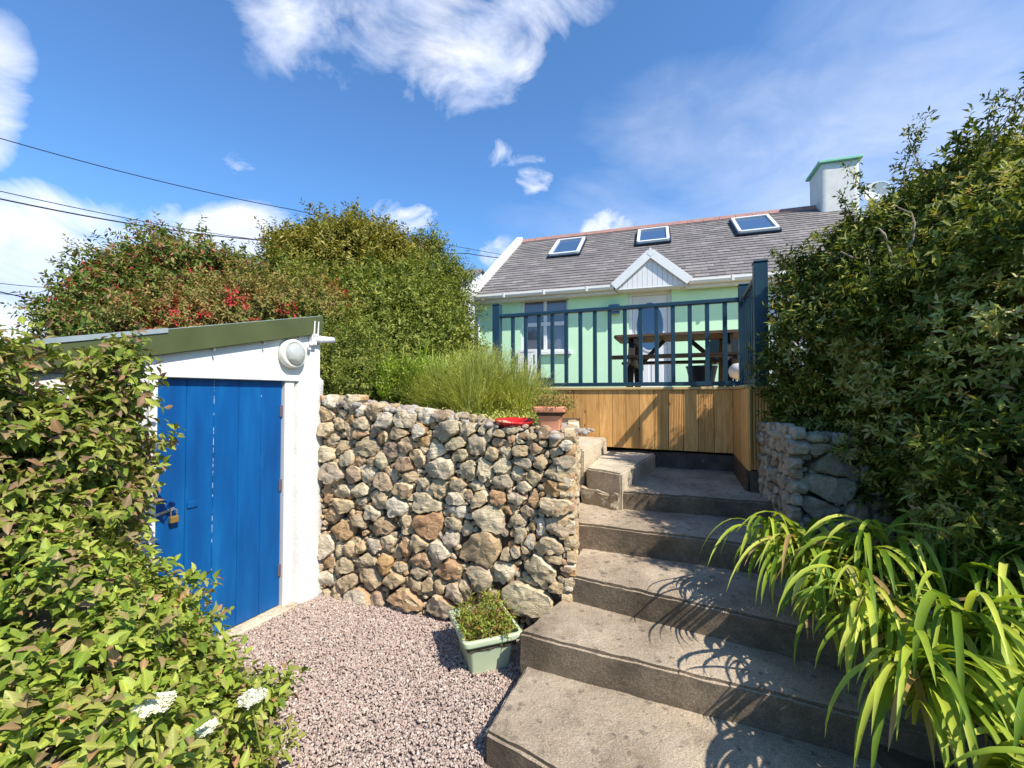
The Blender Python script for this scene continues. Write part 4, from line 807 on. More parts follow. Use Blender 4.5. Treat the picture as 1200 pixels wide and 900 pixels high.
# ============================================================ shed
SH = thing('shed', 'white rendered lean-to shed with bright blue plank door and olive fascia', 'shed', (-1.761, 3.367, 0), -25)
def fz(y): return 2.307+(y-.318)*.2345                     # top of the sloping fascia
bm = bmesh.new(); xprism(bm, [(-1.75, 1.76), (.335, 1.76), (.335, fz(.335)-.02), (-1.75, fz(-1.75)-.02)], -.12, .0, .004)
obj('gable_board', bm, M['board_white'], SH)
bm = bmesh.new(); box(bm, (-.05, -.87, 1.752), (.018, .12, 1.80), .004); obj('door_head', bm, M['board_white'], SH)
bm = bmesh.new(); box(bm, (-.09, .006, 0), (.002, .088, 1.757), .004); box(bm, (-.09, -.885, 0), (.002, -.842, 1.757), .004); obj('door_frame', bm, M['board_white'], SH)
bm = bmesh.new(); prism(bm, [(-.12, .0885), (-.015, .0885), (.035, .165), (.045, .335), (-.12, .365), (-.6, .36), (-.6, .09)], -.05, 1.79, .018)
for v in bm.verts:
    if v.co.z < .8 and v.co.x > -.05: v.co.x += .025*(1-v.co.z/.8)
rock_up(bm, .007, 6, .07); obj('pier', bm, M['render_white'], SH, smooth=True)
bm = bmesh.new(); box(bm, (-.25, -1.75, -.05), (.0, -.887, 1.757), .01); rock_up(bm, .006, 5, .09); box(bm, (-2.2, -1.75, -.05), (-.25, -1.6, 1.7), .01); box(bm, (-2.2, -1.6, -.05), (-2.05, .36, 2.0), .01); box(bm, (-2.05, .2, -.05), (-.6, .36, 2.2), .01)
obj('wall', bm, M['render_white'], SH, smooth=True)
bm = bmesh.new()
for k in range(5):
    y1 = -k*.1675; box(bm, (-.055, y1-.1665, .035), (-.028, y1-.0005, 1.752), .0035)
dr = obj('door', bm, M['door_blue'], SH)
for z in (.30, .95, 1.52): bm = bmesh.new(); box(bm, (-.027, -.022, z-.045), (-.018, .004, z+.045), .002); obj('hinge', bm, M['hinge_rust'], dr)
bm = bmesh.new(); beam(bm, (-.02, -.835, .925), (-.02, -.735, .945), .016, .010, (1, 0, 0), .001); tube(bm, [(-.022, -.748, .945), (.008, -.748, .945)], .005, 8); obj('hasp', bm, M['steel'], dr); bm = bmesh.new(); box(bm, (-.0265, -.66, .925), (-.018, -.60, .965), .002); obj('keeper_plate', bm, M['door_blue'], dr)
bm = bmesh.new(); box(bm, (-.12, -.9, -.02), (.075, .09, .028), .008); rock_up(bm, .004, 8, .06); obj('threshold', bm, M['concrete_clean'], SH)
bm = bmesh.new(); xprism(bm, [(-1.45, fz(-1.45)-.15), (.325, fz(.325)-.15), (.325, fz(.325)), (-1.45, fz(-1.45))], .012, .045, .004); obj('fascia', bm, M['fascia_green'], SH)
bm = bmesh.new(); xprism(bm, [(-1.45, fz(-1.45)-.022), (-.82, fz(-.82)-.022), (-.82, fz(-.82)+.008), (-1.45, fz(-1.45)+.008)], .0, .052, .002); obj('flashing', bm, M['flashing'], SH)
bm = bmesh.new(); xprism(bm, [(-1.5, fz(-1.5)-.03), (.34, fz(.34)-.03), (.34, fz(.34)+.004), (-1.5, fz(-1.5)+.004)], -2.3, .010, .003); obj('roof', bm, M['flashing'], SH)
for y_, z_ in ((-.42, 0), (-.05, 0)):
    pass
for y_ in (-.55, -.2, .1):
    bm = bmesh.new(); tube(bm, [(.012, y_, fz(y_)-.155), (.05, y_, fz(y_)-.165), (.052, y_, fz(y_)-.15)], .005, 6); obj('cup_hook', bm, M['steel'], SH)

# bulkhead lamp
bl = thing('bulkhead_lamp', 'round cream bulkhead lamp above the blue shed door', 'lamp', (-1.761, 3.367, 0), -25)
mx = Matrix.Translation((0.002, .045, 1.965))@Matrix.Rotation(R(90), 4, 'Y')
bm = bmesh.new(); lathe(bm, [(0, 0), (.108, 0), (.112, .02), (.112, .05), (.104, .062), (.088, .064), (.086, .05), (0, .05)], 36, mx); obj('lamp_ring', bm, M['lamp_cream'], bl, smooth=True)
bm = bmesh.new(); lathe(bm, [(.086, .05), (.082, .075), (.06, .095), (.03, .105), (0, .108)], 32, mx)
m, t, p, o_ = newmat('lamp_glass'); p.inputs['Base Color'].default_value = (.62, .64, .60, 1); p.inputs['Roughness'].default_value = .12; p.inputs['Transmission Weight'].default_value = .45
vv = t.nodes.new('ShaderNodeTexVoronoi'); vv.inputs['Scale'].default_value = 16; t.links.new(coords(t), vv.inputs[0]); bump(t, p, vv.outputs['Distance'], .5, .01)
obj('lamp_glass', bm, m, bl, smooth=True)
# sensor with pipe at the shed's top corner
sn = thing('cable_bracket', 'white pipe stub and bracket with two upright prongs at shed corner', 'bracket', (-1.761, 3.367, 0), -25)
bm = bmesh.new(); tube(bm, [(.03, .245, 2.105), (.03, .44, 2.115)], .028, 16); tube(bm, [(.03, .30, 2.107), (.03, .31, 2.107)], .033, 16); obj('pipe', bm, M['upvc'], sn, smooth=True)
bm = bmesh.new(); box(bm, (.002, .215, 2.05), (.05, .262, 2.15), .008); tube(bm, [(.03, .205, 2.07), (.05, .20, 2.05), (.03, .20, 2.02)], .014, 8); obj('bracket', bm, M['house_white'], sn)
for y_ in (.225, .262):
    bm = bmesh.new(); tube(bm, [(.052, y_, 2.13), (.054, y_+.006, 2.25)], [.007, .005], 8); obj('prong', bm, M['house_white'], sn)
# padlock
pk = thing('padlock', 'small brass padlock hanging from the hasp on the blue door', 'padlock', (-1.761, 3.367, 0), -25)
bm = bmesh.new(); box(bm, (-.012, -.770, .862), (.012, -.722, .903), .004); obj('body', bm, M['brass'], pk)
bm = bmesh.new(); tube(bm, [(0, -.762, .90)]+[(0, -.746+.017*math.cos(R(a)), .928+.017*math.sin(R(a))) for a in range(180, -1, -20)]+[(0, -.729, .90)], .0038, 8); obj('shackle', bm, M['steel'], pk, smooth=True)

# ============================================================ pots
def rect_pot(bm, w0, l0, w1, l1, h, rim=.02, rimh=.035, inner=.02, rr=.03):
    def ring(w_, l_, z, r):
        pts = []
        for cx, cy, a0 in ((w_/2-r, l_/2-r, 0), (-w_/2+r, l_/2-r, 90), (-w_/2+r, -l_/2+r, 180), (w_/2-r, -l_/2+r, 270)):
            for k in range(5): t = R(a0+k*22.5); pts.append(bm.verts.new((cx+r*math.cos(t), cy+r*math.sin(t), z)))
        return pts
    rs = [ring(w0, l0, 0, rr*.7), ring(w0*.35+w1*.65-.03*.6, l0*.35+l1*.65-.03*.6, h*.68, rr), ring(w1-.028, l1-.028, h-rimh, rr), ring(w1+rim-.006, l1+rim-.006, h-rimh+.002, rr), ring(w1+rim, l1+rim, h-rimh+.01, rr), ring(w1+rim, l1+rim, h-.006, rr), ring(w1+rim-.01, l1+rim-.01, h, rr), ring(w1-inner, l1-inner, h, rr*.8), ring(w1-inner-.012, l1-inner-.012, h-.05, rr*.8)]
    bm.faces.new(rs[0][::-1]); bm.faces.new(rs[-1])
    for a, b in zip(rs, rs[1:]):
        for k in range(20): bm.faces.new((a[k], a[(k+1) % 20], b[(k+1) % 20], b[k]))
ctr = ((-.411-.082+.056-.308)/4, (2.622+2.489+2.911+2.994)/4)
PL = thing('planter', 'square sage green plastic planter standing on the gravel by the steps', 'planter', (ctr[0]+.012, ctr[1]-.012, .012), 20.5)
bm = bmesh.new(); rect_pot(bm, .235, .28, .345, .41, .232); obj('pot', bm, M['sage'], PL, smooth=True).data.set_sharp_from_angle(angle=R(35))
bm = bmesh.new(); b2 = bmesh.new(); box(b2, (-.150, -.185, .15), (.150, .185, .192), .01); merge(bm, b2); rock_up(bm, .006, 20, .03); obj('compost', bm, M['soil'], PL)
g = np.random.default_rng(2); n = 170; P = np.stack([g.uniform(-.14, .14, n), g.uniform(-.175, .175, n), np.full(n, .185)], 1); d = np.stack([P[:, 0]*1.2, P[:, 1]*1.2, np.ones(n)*.5], 1)
sprigs('foliage', P, d, M['pot_plant'], PL, 10, .15, .030, .012, T_SMALL, 3, .6, 0, .35)
TP = thing('flower_pot', 'terracotta pot with straggly plant on the stone wall end', 'plant pot', (.275, 3.09, 1.40), -12)
bm = bmesh.new(); rect_pot(bm, .135, .135, .21, .21, .165, .014, .04, .02, .02); obj('pot', bm, M['terracotta'], TP, smooth=True).data.set_sharp_from_angle(angle=R(35))
bm = bmesh.new(); box(bm, (-.092, -.092, .10), (.092, .092, .13), .01); obj('compost', bm, M['soil'], TP)
n = 150; P = np.stack([g.uniform(-.08, .09, n), g.uniform(-.08, .08, n), np.full(n, .12)], 1); d = np.stack([P[:, 0]*5+.15, P[:, 1]*5, np.ones(n)*.8], 1)
sprigs('foliage', P, d, M['lf_brown'], TP, 10, .13, .022, .009, T_SMALL, 4, .2, 0, .5)
DS = thing('dish', 'glossy red saucer lying on the wall beside the terracotta pot', 'dish', (.02, 3.10, 1.425), 0)
bm = bmesh.new(); lathe(bm, [(0, .0), (.085, .0), (.105, .012), (.135, .040), (.142, .043), (.142, .037), (.11, .006), (.088, -.006), (0, -.006)], 40); obj('dish_body', bm, M['red_glaze'], DS, smooth=True); DS.rotation_euler = (R(5), 0, 0)

# ============================================================ far house and cables
FH = thing('far_house', 'small white gabled house far behind the hedge, only its top showing', 'house', (-2.35, 19.6, 1.0), -18)
bm = bmesh.new(); box(bm, (-3, 0, 0), (0, 5, 5.6), 0); xprism(bm, [(0, 5.6), (5, 5.6), (2.5, 6.9)], -3, 0); obj('wall', bm, M['house_white'], FH)
bm = bmesh.new()
for s in (-1, 1): xprism(bm, [(2.5, 6.93), (2.5+s*2.75, 5.5), (2.5+s*2.75, 5.58), (2.5, 7.03)], -3.1, .12)
obj('roof', bm, M['slate'], FH)
bm = bmesh.new(); box(bm, (-2, -.04, 3.5), (-1, .04, 4.8)); obj('window', bm, M['glass'], FH)
def cable(pts, r, label):
    bm = bmesh.new(); P = []
    for a, b in zip(pts, pts[1:]):
        a = Vector(a); b = Vector(b)
        for k in range(13): t = k/12; p = a.lerp(b, t); p.z -= .35*4*t*(1-t)*.3; P.append(p)
    tube(bm, P, r, 6); tag(obj('overhead_cable', bm, M['cable']), label, 'cable', 'overhead cables crossing the sky at left')
c_ = [((-14.4, 9.0, 9.1), (-5.0, 13.0, 7.35), (0, 22, 7.2)), ]
def A(px, py, Y):                                              # a point Y metres out that the photograph shows at (px, py)
    x = (px-600)/510; u = (450-py)/510; p = R(1.35); dy = math.cos(p)-u*math.sin(p); dz = math.sin(p)+u*math.cos(p); return (x/dy*Y, Y, 1.65+dz/dy*Y)
cable([A(-330, 95, 8), A(0, 162, 9.5), A(345, 246, 13), A(600, 300, 22)], .011, 'thin topmost overhead cable sloping down behind the round shrub')
cable([A(-330, 192, 8), A(0, 233, 9.5), A(300, 281, 13), A(548, 297, 18), A(640, 303, 20)], .017, 'thicker overhead cable passing low over the red flowered bush')
cable([A(-330, 183, 8), A(0, 224, 9.5), A(320, 283, 15)], .010, 'thin overhead cable just above the thick one over the bush')
cable([A(-330, 325, 8), A(0, 342, 9.5), A(120, 354, 12)], .014, 'lowest overhead cable at the left edge beside the fuchsia bush')
cable([A(-330, 328, 10), A(0, 332, 12), A(140, 335, 15)], .010, 'faint overhead cable just above the lowest one at the left edge')
cable([A(0, 344, 12), A(60, 338, 14), A(140, 334, 16)], .008, 'faint rising cable between the two lowest ones at the left edge')

# ============================================================ planting
def pb(px, py, Y, r, ry=None, rz=None):
    x, y, z = A(px, py, Y); return (x, y, z, r, ry or r, rz or r)
def shrub(name, label, cat, blobs, n, m, base, k=8, length=.2, L=.08, W=.035, tm=T_DIA, lump=.16, seed=0, zmin=1.2, corem=None, extra=None, up=.3, rnd=.5, droop=.15, f=.70, back=.2, shell=(.86, 1.04), group=None, trunk=True, face=.5, clump=.13):
    t = thing(name, label, cat, base, 0, group); B = [(b[0]-base[0], b[1]-base[1], b[2]-base[2])+tuple(b[3:]) for b in blobs]
    off = np.array(base)
    P, D_ = crown(blobs, n, lump, shell, seed, zmin, back, 1.4, clump); 
    sprigs('crown', P-off, D_, m, t, k, length, L, W, tm, seed, up, droop, rnd, face)
    core('inner_twigs', B, f, corem or m, t)
    if trunk:
        bm = bmesh.new(); c = Vector(B[0][:3]); g = random.Random(seed)
        tube(bm, [(0, 0, 0), (.03, 0, c.z*.4), tuple(c*.8)], [.09, .07, .04], 8)
        for b in B[1:6]: tube(bm, [(0, 0, .1), tuple(Vector(b[:3])*.5+Vector((0, 0, .1))), tuple(Vector(b[:3])*.85)], [.05, .035, .02], 6)
        obj('trunk', bm, M['bark'], t)
    return t
# fuchsia bush
fb = [pb(190, 372, 6.6, .82), pb(245, 362, 6.8, .72), pb(125, 395, 6.3, .55), pb(290, 380, 7.2, .70), pb(200, 410, 6.0, .7), pb(195, 330, 7.0, .46), pb(135, 345, 6.8, .45), pb(240, 328, 7.0, .42)]
t = shrub('fuchsia_bush', 'large bush with red drooping flowers behind the shed roof', 'bush', fb, 8500, M['lf_fuchsia'], (-5.2, 6.8, 1.3), 8, .14, .075, .036, T_SMALL, .22, 1)
P, D_ = crown(fb, 800, .22, (1.0, 1.1), 77, 1.5, 0); kp = lumps(P*1.3, 1.2) > -.1
off = np.array([-5.2, 6.8, 1.3]); o = sprigs('flowers', P[kp]-off, D_[kp], M['fl_red'], t, 5, .10, .045, .022, T_SMALL, 9, 0, .7, .5); o['kind'] = 'stuff'
# thin outlying sprays at the left of the fuchsia
def twigs(name, starts, m, parent, off, g, rad=.006):
    ends = []
    for p, d, L in starts:
        p = Vector(p); d = Vector(d).normalized(); pts = [p]
        for k in range(6): d = (d+Vector((g.uniform(-.2, .2), g.uniform(-.2, .2), g.uniform(-.12, .2)))).normalized(); p = p+d*L/6; pts.append(p)
        bm = bmesh.new(); tube(bm, [q-Vector(off) for q in pts], [rad*(1-.13*i) for i in range(7)], 5); ends += pts[2:]; obj(name, bm, m, parent)
    return ends
gr = random.Random(4)
en = twigs('twig', [(A(100, 400, 6.2), (-.8, 0, .5), .9), (A(90, 385, 6.2), (-.7, 0, .9), .8), (A(80, 350, 6.2), (-.6, 0, 1), .55), (A(120, 300, 6.3), (-.8, 0, .25), .55), (A(235, 300, 7), (.0, 0, 1), .5), (A(100, 420, 6), (-1, 0, .15), .9)], M['twig'], t, off, gr, .012)
P = np.array([e[:] for e in en]).repeat(3, 0); P = P+np.random.default_rng(1).normal(size=P.shape)*.03; sprigs('outer_leaves', P-off, np.random.default_rng(2).normal(size=P.shape), M['lf_fuchsia'], t, 6, .1, .06, .028, T_SMALL, 12)
# low red-flowered hedge over the shed
lb = [pb(225, 385, 5.6, .42, .5, .35), pb(300, 378, 5.8, .5, .5, .42), pb(365, 372, 6.0, .5, .5, .42), pb(260, 378, 6.1, .45)]
t = shrub('flowering_hedge', 'low brownish hedge dotted with crimson flowers above the shed fascia', 'hedge', lb, 3600, M['lf_brown'], (-3.4, 5.9, 1.3), 8, .12, .05, .02, T_SMALL, .15, 2, trunk=False)
P, D_ = crown(lb, 1500, .15, (1.02, 1.10), 31, 1.5, 0); kp = (lumps(P*2.2, 1.3) > .0); off = np.array([-3.4, 5.9, 1.3]); o = sprigs('flowers', P[kp]-off, D_[kp], M['fl_red'], t, 7, .08, .04, .02, T_SMALL, 9, .1, .4, .5); o['kind'] = 'stuff'
# round shrub
rb = [pb(400, 335, 9, 1.15, 1.1, 1.0), pb(358, 325, 8.8, .62), pb(450, 330, 9.2, .78), pb(395, 312, 9.1, .70), pb(350, 300, 9, .40), pb(430, 300, 9.1, .55)]
shrub('round_shrub', 'tall rounded olive green shrub topping the hedge at centre left', 'shrub', rb, 8500, M['lf_round'], (-3.4, 9.1, 1.3), 8, .16, .078, .036, T_SMALL, .15, 3, up=.7)
hb = [pb(490, 345, 9.4, .62), pb(520, 368, 9.8, .50), pb(465, 355, 8.8, .75), pb(492, 307, 10, .36), pb(526, 334, 10.2, .37), pb(500, 290, 10, .18)]
t = shrub('hedge_tree', 'reddish topped bushy tree between the round shrub and cottage gable', 'tree', hb, 5200, M['lf_back'], (-1.9, 9.3, 1.3), 8, .17, .07, .03, T_SMALL, .2, 4)
P, D_ = crown([hb[3], hb[4], hb[0]], 260, .2, (1.0, 1.15), 41, 4.6, 0); sprigs('reddish_shoots', P-np.array([-1.9, 9.3, 1.3]), D_, M['lf_brown'], t, 7, .16, .06, .026, T_SMALL, 14)
# main hedge mass
mb = [pb(430, 415, 6.8, .85), pb(490, 410, 7.2, .80), pb(505, 412, 7.8, .56), pb(390, 385, 6.9, .68), pb(450, 372, 7.6, .72), pb(495, 378, 8.2, .52), pb(335, 360, 7.2, .52), pb(380, 430, 5.9, .6), pb(525, 440, 8.0, .55), pb(470, 450, 6.4, .7)]
shrub('garden_hedge', 'dense green hedge bank between the shed and the cottage', 'hedge', mb, 13000, M['lf_back'], (-1.9, 6.9, 1.3), 8, .13, .062, .030, T_SMALL, .15, 5)
cb = [pb(420, 445, 4.6, .34), pb(395, 425, 4.8, .36), pb(450, 455, 4.5, .26), pb(400, 458, 4.3, .2)]
shrub('low_shrub', 'small brownish green bush on the wall top beside the shed pier', 'bush', cb, 2600, M['lf_back'], (-1.6, 4.6, 1.3), 8, .10, .035, .014, T_SMALL, .2, 6, trunk=False)

# broom (fine grassy shrub)
BR = thing('broom_shrub', 'feathery yellow green broom shrub spilling over the stone wall', 'shrub', (-.26, 4.0, 1.38))
g = np.random.default_rng(8); sp = []
for cx, cy, sc_, nn in ((0, 0, 1, 2600), (.34, -.10, .78, 1300), (-.38, .05, .86, 1500), (-.1, -.22, .72, 1000)):
    for i in range(nn):
        az = g.uniform(0, 6.283); el = R(g.uniform(18, 88)); q = g.uniform(0, .12); L_ = g.uniform(.34, .72)*sc_*(1 if el > .8 else .85)
        sp.append(((cx+math.cos(az)*q*1.2, cy+math.sin(az)*q, g.uniform(.0, .16)), az+g.uniform(-.3, .3), el, L_, g.uniform(.003, .0055), g.uniform(-.1, .75)))
blades('stems', sp, M['lf_broom'], BR, 4, .1)
g2 = np.random.default_rng(18); n = 2600; az = g2.uniform(0, 6.28, n); el = np.radians(g2.uniform(5, 85, n)); rr = g2.uniform(.30, .60, n); P = np.stack([np.cos(az)*np.cos(el)*rr*1.15, np.sin(az)*np.cos(el)*rr*.7, np.sin(el)*rr+.05], 1); sprigs('tufts', P, P*[1, 1, 1.6], M['lf_broom'], BR, 9, .10, .03, .0035, T_DIA, 3, .5, -.1, .25)
# bright ferny shoots behind the broom
FN = thing('fern_clump', 'bright lime green upright fronds left of the broom shrub', 'fern', (-.92, 4.35, 1.42)); sp = []
for i in range(190):
    az = g.uniform(0, 6.283); sp.append(((g.uniform(-.25, .5), g.uniform(-.2, .25), 0), az, R(g.uniform(58, 86)), g.uniform(.5, .86), g.uniform(.014, .028), g.uniform(.1, 1.0)))
blades('fronds', sp, M['lf_bright'], FN, 7, .2)
n = 900; P = np.stack([g.uniform(-.35, .3, n), g.uniform(-.3, .1, n), g.uniform(.15, .5, n)], 1); sprigs('leaflets', P, np.tile([0., -.2, 1.], (n, 1)), M['lf_bright'], FN, 8, .10, .035, .009, T_DIA, 3, .5, 0, .4)
GC = thing('ground_plant', 'low mixed green plants along the wall top under the broom', 'plant', (-.2, 3.6, 1.38)); n = 700
P = np.stack([g.uniform(-.9, .5, n), g.uniform(-.25, .2, n), g.uniform(-.02, .06, n)], 1); P[:, 1] -= P[:, 0]*.40; sprigs('leaves', P, np.tile([0., -.3, .8], (n, 1)), M['lf_broom'], GC, 8, .10, .03, .009, T_DIA, 5, .3, .1, .6)

# right hedge
hg = [pb(995, 405, 3.2, .44), pb(1050, 340, 3.2, .56), pb(1130, 325, 3.2, .72, .8, .70), pb(1225, 310, 3.1, .95, .9, .86), pb(1020, 455, 3.2, .40), pb(1090, 430, 2.9, .60), pb(1180, 430, 2.6, .70), pb(1120, 525, 2.6, .38), pb(1200, 540, 2.3, .48), pb(1290, 420, 2.3, .95), pb(1290, 600, 1.9, .5), pb(968, 470, 3.45, .30), pb(962, 345, 3.5, .26)]
HT = thing('hedge', 'big dark green hedge spilling over the right stone wall', 'hedge', (2.9, 3.2, 1.2)); off = np.array([2.9, 3.2, 1.2])
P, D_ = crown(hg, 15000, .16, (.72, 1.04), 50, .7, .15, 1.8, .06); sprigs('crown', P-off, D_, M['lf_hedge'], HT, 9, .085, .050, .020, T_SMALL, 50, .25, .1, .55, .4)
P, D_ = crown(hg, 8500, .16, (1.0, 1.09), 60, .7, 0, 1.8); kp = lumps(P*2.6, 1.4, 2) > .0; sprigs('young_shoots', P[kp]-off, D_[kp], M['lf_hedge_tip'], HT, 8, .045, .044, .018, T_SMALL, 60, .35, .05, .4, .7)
core('inner_twigs', [(b[0]-2.9, b[1]-3.2, b[2]-1.2)+tuple(b[3:]) for b in hg], .60, M['lf_hedge'], HT)
bm = bmesh.new(); gr = random.Random(12)
def branch(px, r0):
    tube(bm, [Vector(A(*q))-Vector(off) for q in px], [r0*(1-.7*i/len(px)) for i in range(len(px))], 6)
branch([(1068, 335, 2.75), (1050, 318, 2.62), (1043, 295, 2.58), (1037, 275, 2.6), (1030, 268, 2.65)], .011)
branch([(1050, 318, 2.62), (1058, 300, 2.58), (1070, 282, 2.58), (1072, 262, 2.6), (1068, 250, 2.62), (1052, 243, 2.7)], .009)
branch([(1066, 325, 2.66), (1072, 310, 2.55), (1085, 298, 2.5), (1100, 292, 2.5), (1118, 280, 2.55)], .009)
branch([(1048, 345, 2.7), (1045, 330, 2.6), (1044, 310, 2.6)], .007); branch([(1030, 345, 2.75), (1020, 325, 2.68), (1018, 305, 2.7)], .005)
branch([(1120, 292, 2.5), (1140, 283, 2.46), (1158, 276, 2.5)], .006); branch([(985, 295, 2.95), (1000, 302, 2.85), (1020, 305, 2.85)], .006); branch([(1182, 250, 2.4), (1188, 275, 2.33), (1195, 300, 2.4)], .007)
obj('branches', bm, M['twig'], HT)
gr = random.Random(9)
en = twigs('outer_twig', [(A(1062, 225, 3.0), (-.25, 0, 1), .45), (A(1085, 205, 2.9), (-.5, 0, 1), .34), (A(1150, 195, 2.6), (.12, 0, 1), .42), (A(1165, 165, 2.6), (.1, .1, 1), .34), (A(1030, 240, 3.1), (-.8, 0, .8), .35), (A(1195, 150, 2.5), (.3, 0, 1), .35), (A(930, 320, 3.4), (-.5, 0, .8), .25), (A(915, 400, 3.4), (-1, 0, .2), .16), (A(1000, 262, 3.2), (-.5, 0, 1), .22)], M['twig'], HT, off, gr, .006)
P = np.array([e[:] for e in en]).repeat(4, 0); P = P+np.random.default_rng(1).normal(size=P.shape)*.015; sprigs('outer_leaves', P-off, np.random.default_rng(2).normal(size=P.shape), M['lf_hedge'], HT, 6, .06, .036, .013, T_SMALL, 12)
bm = bmesh.new(); tube(bm, [(0, 0, 0), (.05, -.05, .5), (.1, -.1, 1.0)], [.08, .06, .04], 8); tube(bm, [(-.4, .1, 0), (-.5, .1, .8)], [.05, .03], 8); tube(bm, [(.6, -.3, -.3), (.6, -.4, .6)], [.06, .04], 8); obj('trunk', bm, M['bark'], HT)

# climber at left, and the mound below it
def vine(name, label, cat, blobs, n, m, seed, k, length, L, W, lump=.2, f=.72, base=None, zmin=-.05, shell=(.80, 1.05), droop=.35):
    base = base or (blobs[0][0], blobs[0][1], 0); t = thing(name, label, cat, base); off = np.array(base)
    P, D_ = crown(blobs, n, lump, shell, seed, zmin, .15, 2.0, .05); sprigs('leaves', P-off, D_, m, t, k, length, L, W, T_OVAL, seed, .35, droop, .5, 1.0)
    core('inner_twigs', [(b[0]-off[0], b[1]-off[1], b[2]-off[2])+tuple(b[3:]) for b in blobs], f, M['bark'], t); return t
cl = [pb(20, 605, 1.85, .28), pb(75, 530, 2.05, .17), pb(112, 545, 2.2, .14), pb(100, 500, 2.15, .12), pb(50, 640, 1.95, .23), pb(95, 620, 2.15, .13), pb(-50, 530, 1.75, .20), pb(0, 670, 1.8, .27), pb(-80, 600, 1.7, .38), pb(35, 530, 1.95, .14), pb(140, 440, 2.15, .05), pb(-70, 440, 1.7, .12), pb(95, 690, 2.1, .12)]
CL = vine('climbing_shrub', 'leafy yellow green climber covering the shed corner left of the door', 'climber', cl, 3000, M['lf_climber'], 70, 8, .12, .050, .026, f=.60, shell=(.72, 1.06))
gr = random.Random(6); off = (cl[0][0], cl[0][1], 0)
en = twigs('outer_twig', [(A(120, 490, 2.1), (.1, 0, 1), .38), (A(130, 470, 2.15), (.25, 0, 1), .32), (A(100, 470, 2.1), (-.2, 0, 1), .20), (A(135, 490, 2.3), (1, 0, .2), .26), (A(140, 530, 2.3), (1, -.1, .1), .24), (A(135, 570, 2.3), (1, -.2, .1), .24), (A(130, 550, 2.35), (1, 0, -.2), .22), (A(15, 440, 1.7), (-.1, 0, 1), .12), (A(60, 430, 1.9), (-.6, 0, .7), .2), (A(115, 640, 2.35), (.8, 0, .2), .16), (A(-5, 440, 1.6), (-.1, 0, 1), .14)], M['twig'], CL, off, gr, .0035)
P = np.array([e[:] for e in en]).repeat(5, 0); P = P+np.random.default_rng(1).normal(size=P.shape)*.03; sprigs('outer_leaves', P-np.array(off), np.random.default_rng(2).normal(size=P.shape)+[0, -.5, .3], M['lf_climber'], CL, 5, .08, .050, .026, T_OVAL, 12, .2, .3, .4, .9)
bm = bmesh.new()
for a, b, c in (((-.1, .1, 0), (0, .15, .5), (.1, .2, 1.0)), ((.1, .1, 0), (.15, .2, .6), (.2, .25, 1.3)), ((-.3, 0, 0), (-.25, 0, .6), (-.2, 0, 1.2))): tube(bm, [a, b, c], [.02, .015, .01], 6)
obj('stem', bm, M['bark'], CL)
md = [pb(180, 818, 1.98, .20), pb(100, 805, 1.8, .28), pb(228, 838, 2.08, .14), pb(205, 872, 1.85, .19), pb(30, 780, 1.55, .38), pb(130, 870, 1.6, .32), pb(190, 772, 2.15, .12), pb(140, 765, 2.0, .15), pb(250, 862, 1.98, .11), pb(20, 900, 1.3, .30), pb(200, 940, 1.6, .28), pb(60, 980, 1.2, .3)]
MD = vine('ground_shrub', 'spreading lime green leafy mound at the gravel edge', 'bush', md, 3400, M['lf_mound'], 80, 8, .10, .046, .025, .20, .62, droop=.15, shell=(.74, 1.06))
# long grass blades over the mound
GB = thing('grass_tuft', 'few long pale strap leaves rising at the bottom left', 'plant', (-1.22, 1.22, .42)); sp = []
for i in range(16): sp.append(((g.uniform(-.12, .14), g.uniform(-.08, .12), 0), R(g.uniform(20, 80)), R(g.uniform(35, 75)), g.uniform(.30, .46), g.uniform(.008, .014), g.uniform(-.1, .5)))
blades('blades', sp, M['lf_bright'], GB, 8)
# umbel flowers
def umbel(px, py, Y, r, label, n=60, dens=1):
    c = Vector(A(px, py, Y)); t = thing('white_flower', label, 'flower', (c.x, c.y, .1), 0, 'white flower heads in the bush by the gravel'); h = c.z-.1; g = np.random.default_rng(int(px))
    bm = bmesh.new(); tube(bm, [(.04, .06, 0), (.02, .02, h*.6), (0, 0, h-.03)], .003, 6)
    q = []
    for i in range(n):
        a = 2.4*i; rr = r*math.sqrt((i+.5)/n); p = Vector((rr*math.cos(a), rr*math.sin(a), h+.012-rr*rr*3)); q.append(p)
        if i % 3 == 0: tube(bm, [(0, 0, h-.03), tuple(p)], .001, 4)
    obj('stem', bm, M['lf_broom'], t); P = np.array([v[:] for v in q]); P = P.repeat(2, 0)+g.normal(size=(len(P)*2, 3))*.003
    sprigs('petals', P, np.tile([0., -.25, 1.], (len(P), 1)), M['fl_white'], t, 7, .004, .010, .0075, T_DIA, 3, .2, 0, .3, .8)
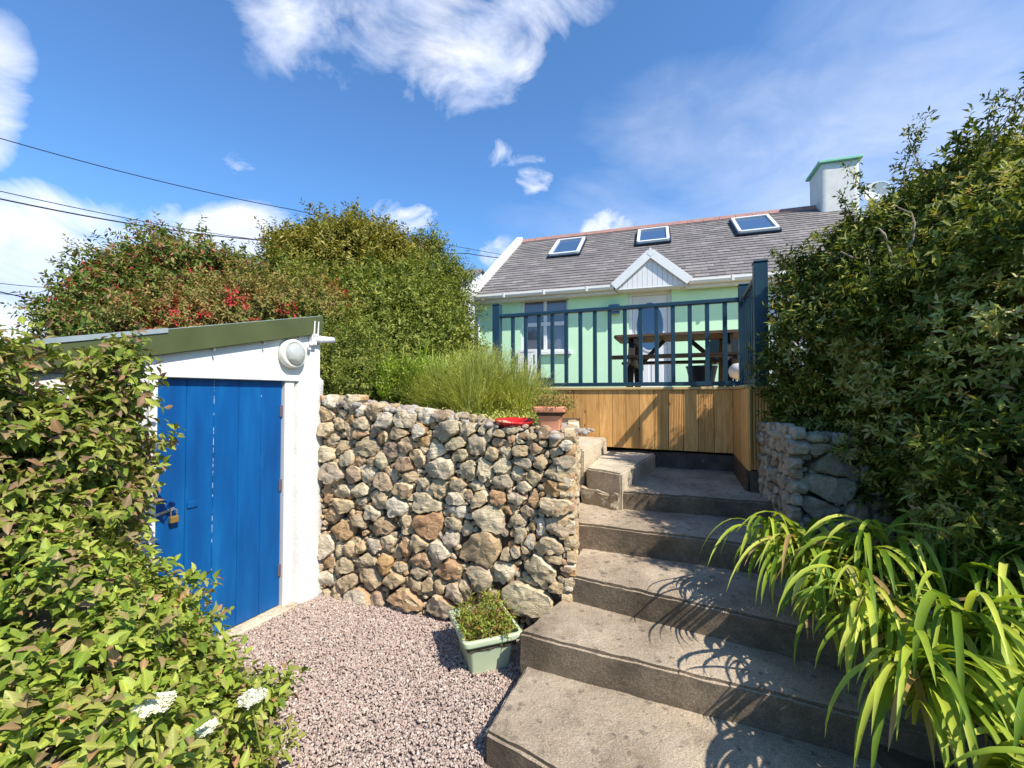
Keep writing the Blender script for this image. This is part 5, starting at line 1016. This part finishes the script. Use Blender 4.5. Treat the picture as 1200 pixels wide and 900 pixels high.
umbel(182, 829, 1.2, .042, 'large white lacy flower head, leftmost of the three'); umbel(296, 821, 1.56, .040, 'round white flower head nearest the gravel'); umbel(243, 858, 1.3, .024, 'small sparse white flower head between the two bigger ones', 26)

# strap-leaved plants at right
def fan(g, c, n, L, wd, az0, spread, bend=(2.0, 3.1)):
    o = []
    for i in range(n): o.append(((c[0]+g.normal()*.02, c[1]+g.normal()*.02, c[2]), az0+g.uniform(-spread, spread), R(g.uniform(55, 86)), L*g.uniform(.7, 1.15), wd*g.uniform(.7, 1.2), g.uniform(*bend)))
    return o
def strap(label, base, fans, seed):
    g = np.random.default_rng(seed); t = thing('strap_leaf_plant', label, 'plant', base, 0, 'arching strap leaved plants beside the steps'); sp = []
    for (x, y, z, n, L, wd, az, spd) in fans: sp += fan(g, (x-base[0], y-base[1], z-base[2]), n, L, wd, az, spd)
    o = blades('leaves', sp, M['lf_strap'], t, 12, .22, 1.05); return t
strap('arching pale green plant at the foot of the right stone wall', (1.72, 2.62, .34), [(1.86, 2.66, .60, 13, .34, .016, R(205), .8), (1.82, 2.50, .50, 12, .36, .018, R(235), .9), (1.92, 2.50, .60, 10, .42, .02, R(250), 1.2)], 1)
strap('drooping strap leaved tuft overhanging the second step', (1.45, 2.05, .34), [(1.62, 2.06, .52, 14, .36, .024, R(220), .7), (1.58, 1.98, .62, 14, .42, .030, R(240), 1.0), (1.66, 2.2, .62, 12, .42, .028, R(270), 1.6)], 2)
g = np.random.default_rng(6); fans = []
for i in range(210):
    a = g.random(); b = g.random(); y = .9+b*1.75; x = 1.34+.18*b+a*1.5; fans.append((x, y, .36+g.uniform(.05, .36)*(.7+.6*a)+.12*b, 10, g.uniform(.46, .76), g.uniform(.020, .032), R(g.uniform(215, 280)), .7))
for i in range(30): fans.append((g.uniform(1.15, 1.75), g.uniform(.75, 1.15), .30+g.uniform(.05, .30), 10, g.uniform(.35, .55), g.uniform(.018, .028), R(g.uniform(190, 280)), .9))
strap('large mass of arching yellow green strap leaves filling the lower right', (2.0, 1.8, .34), fans, 3)
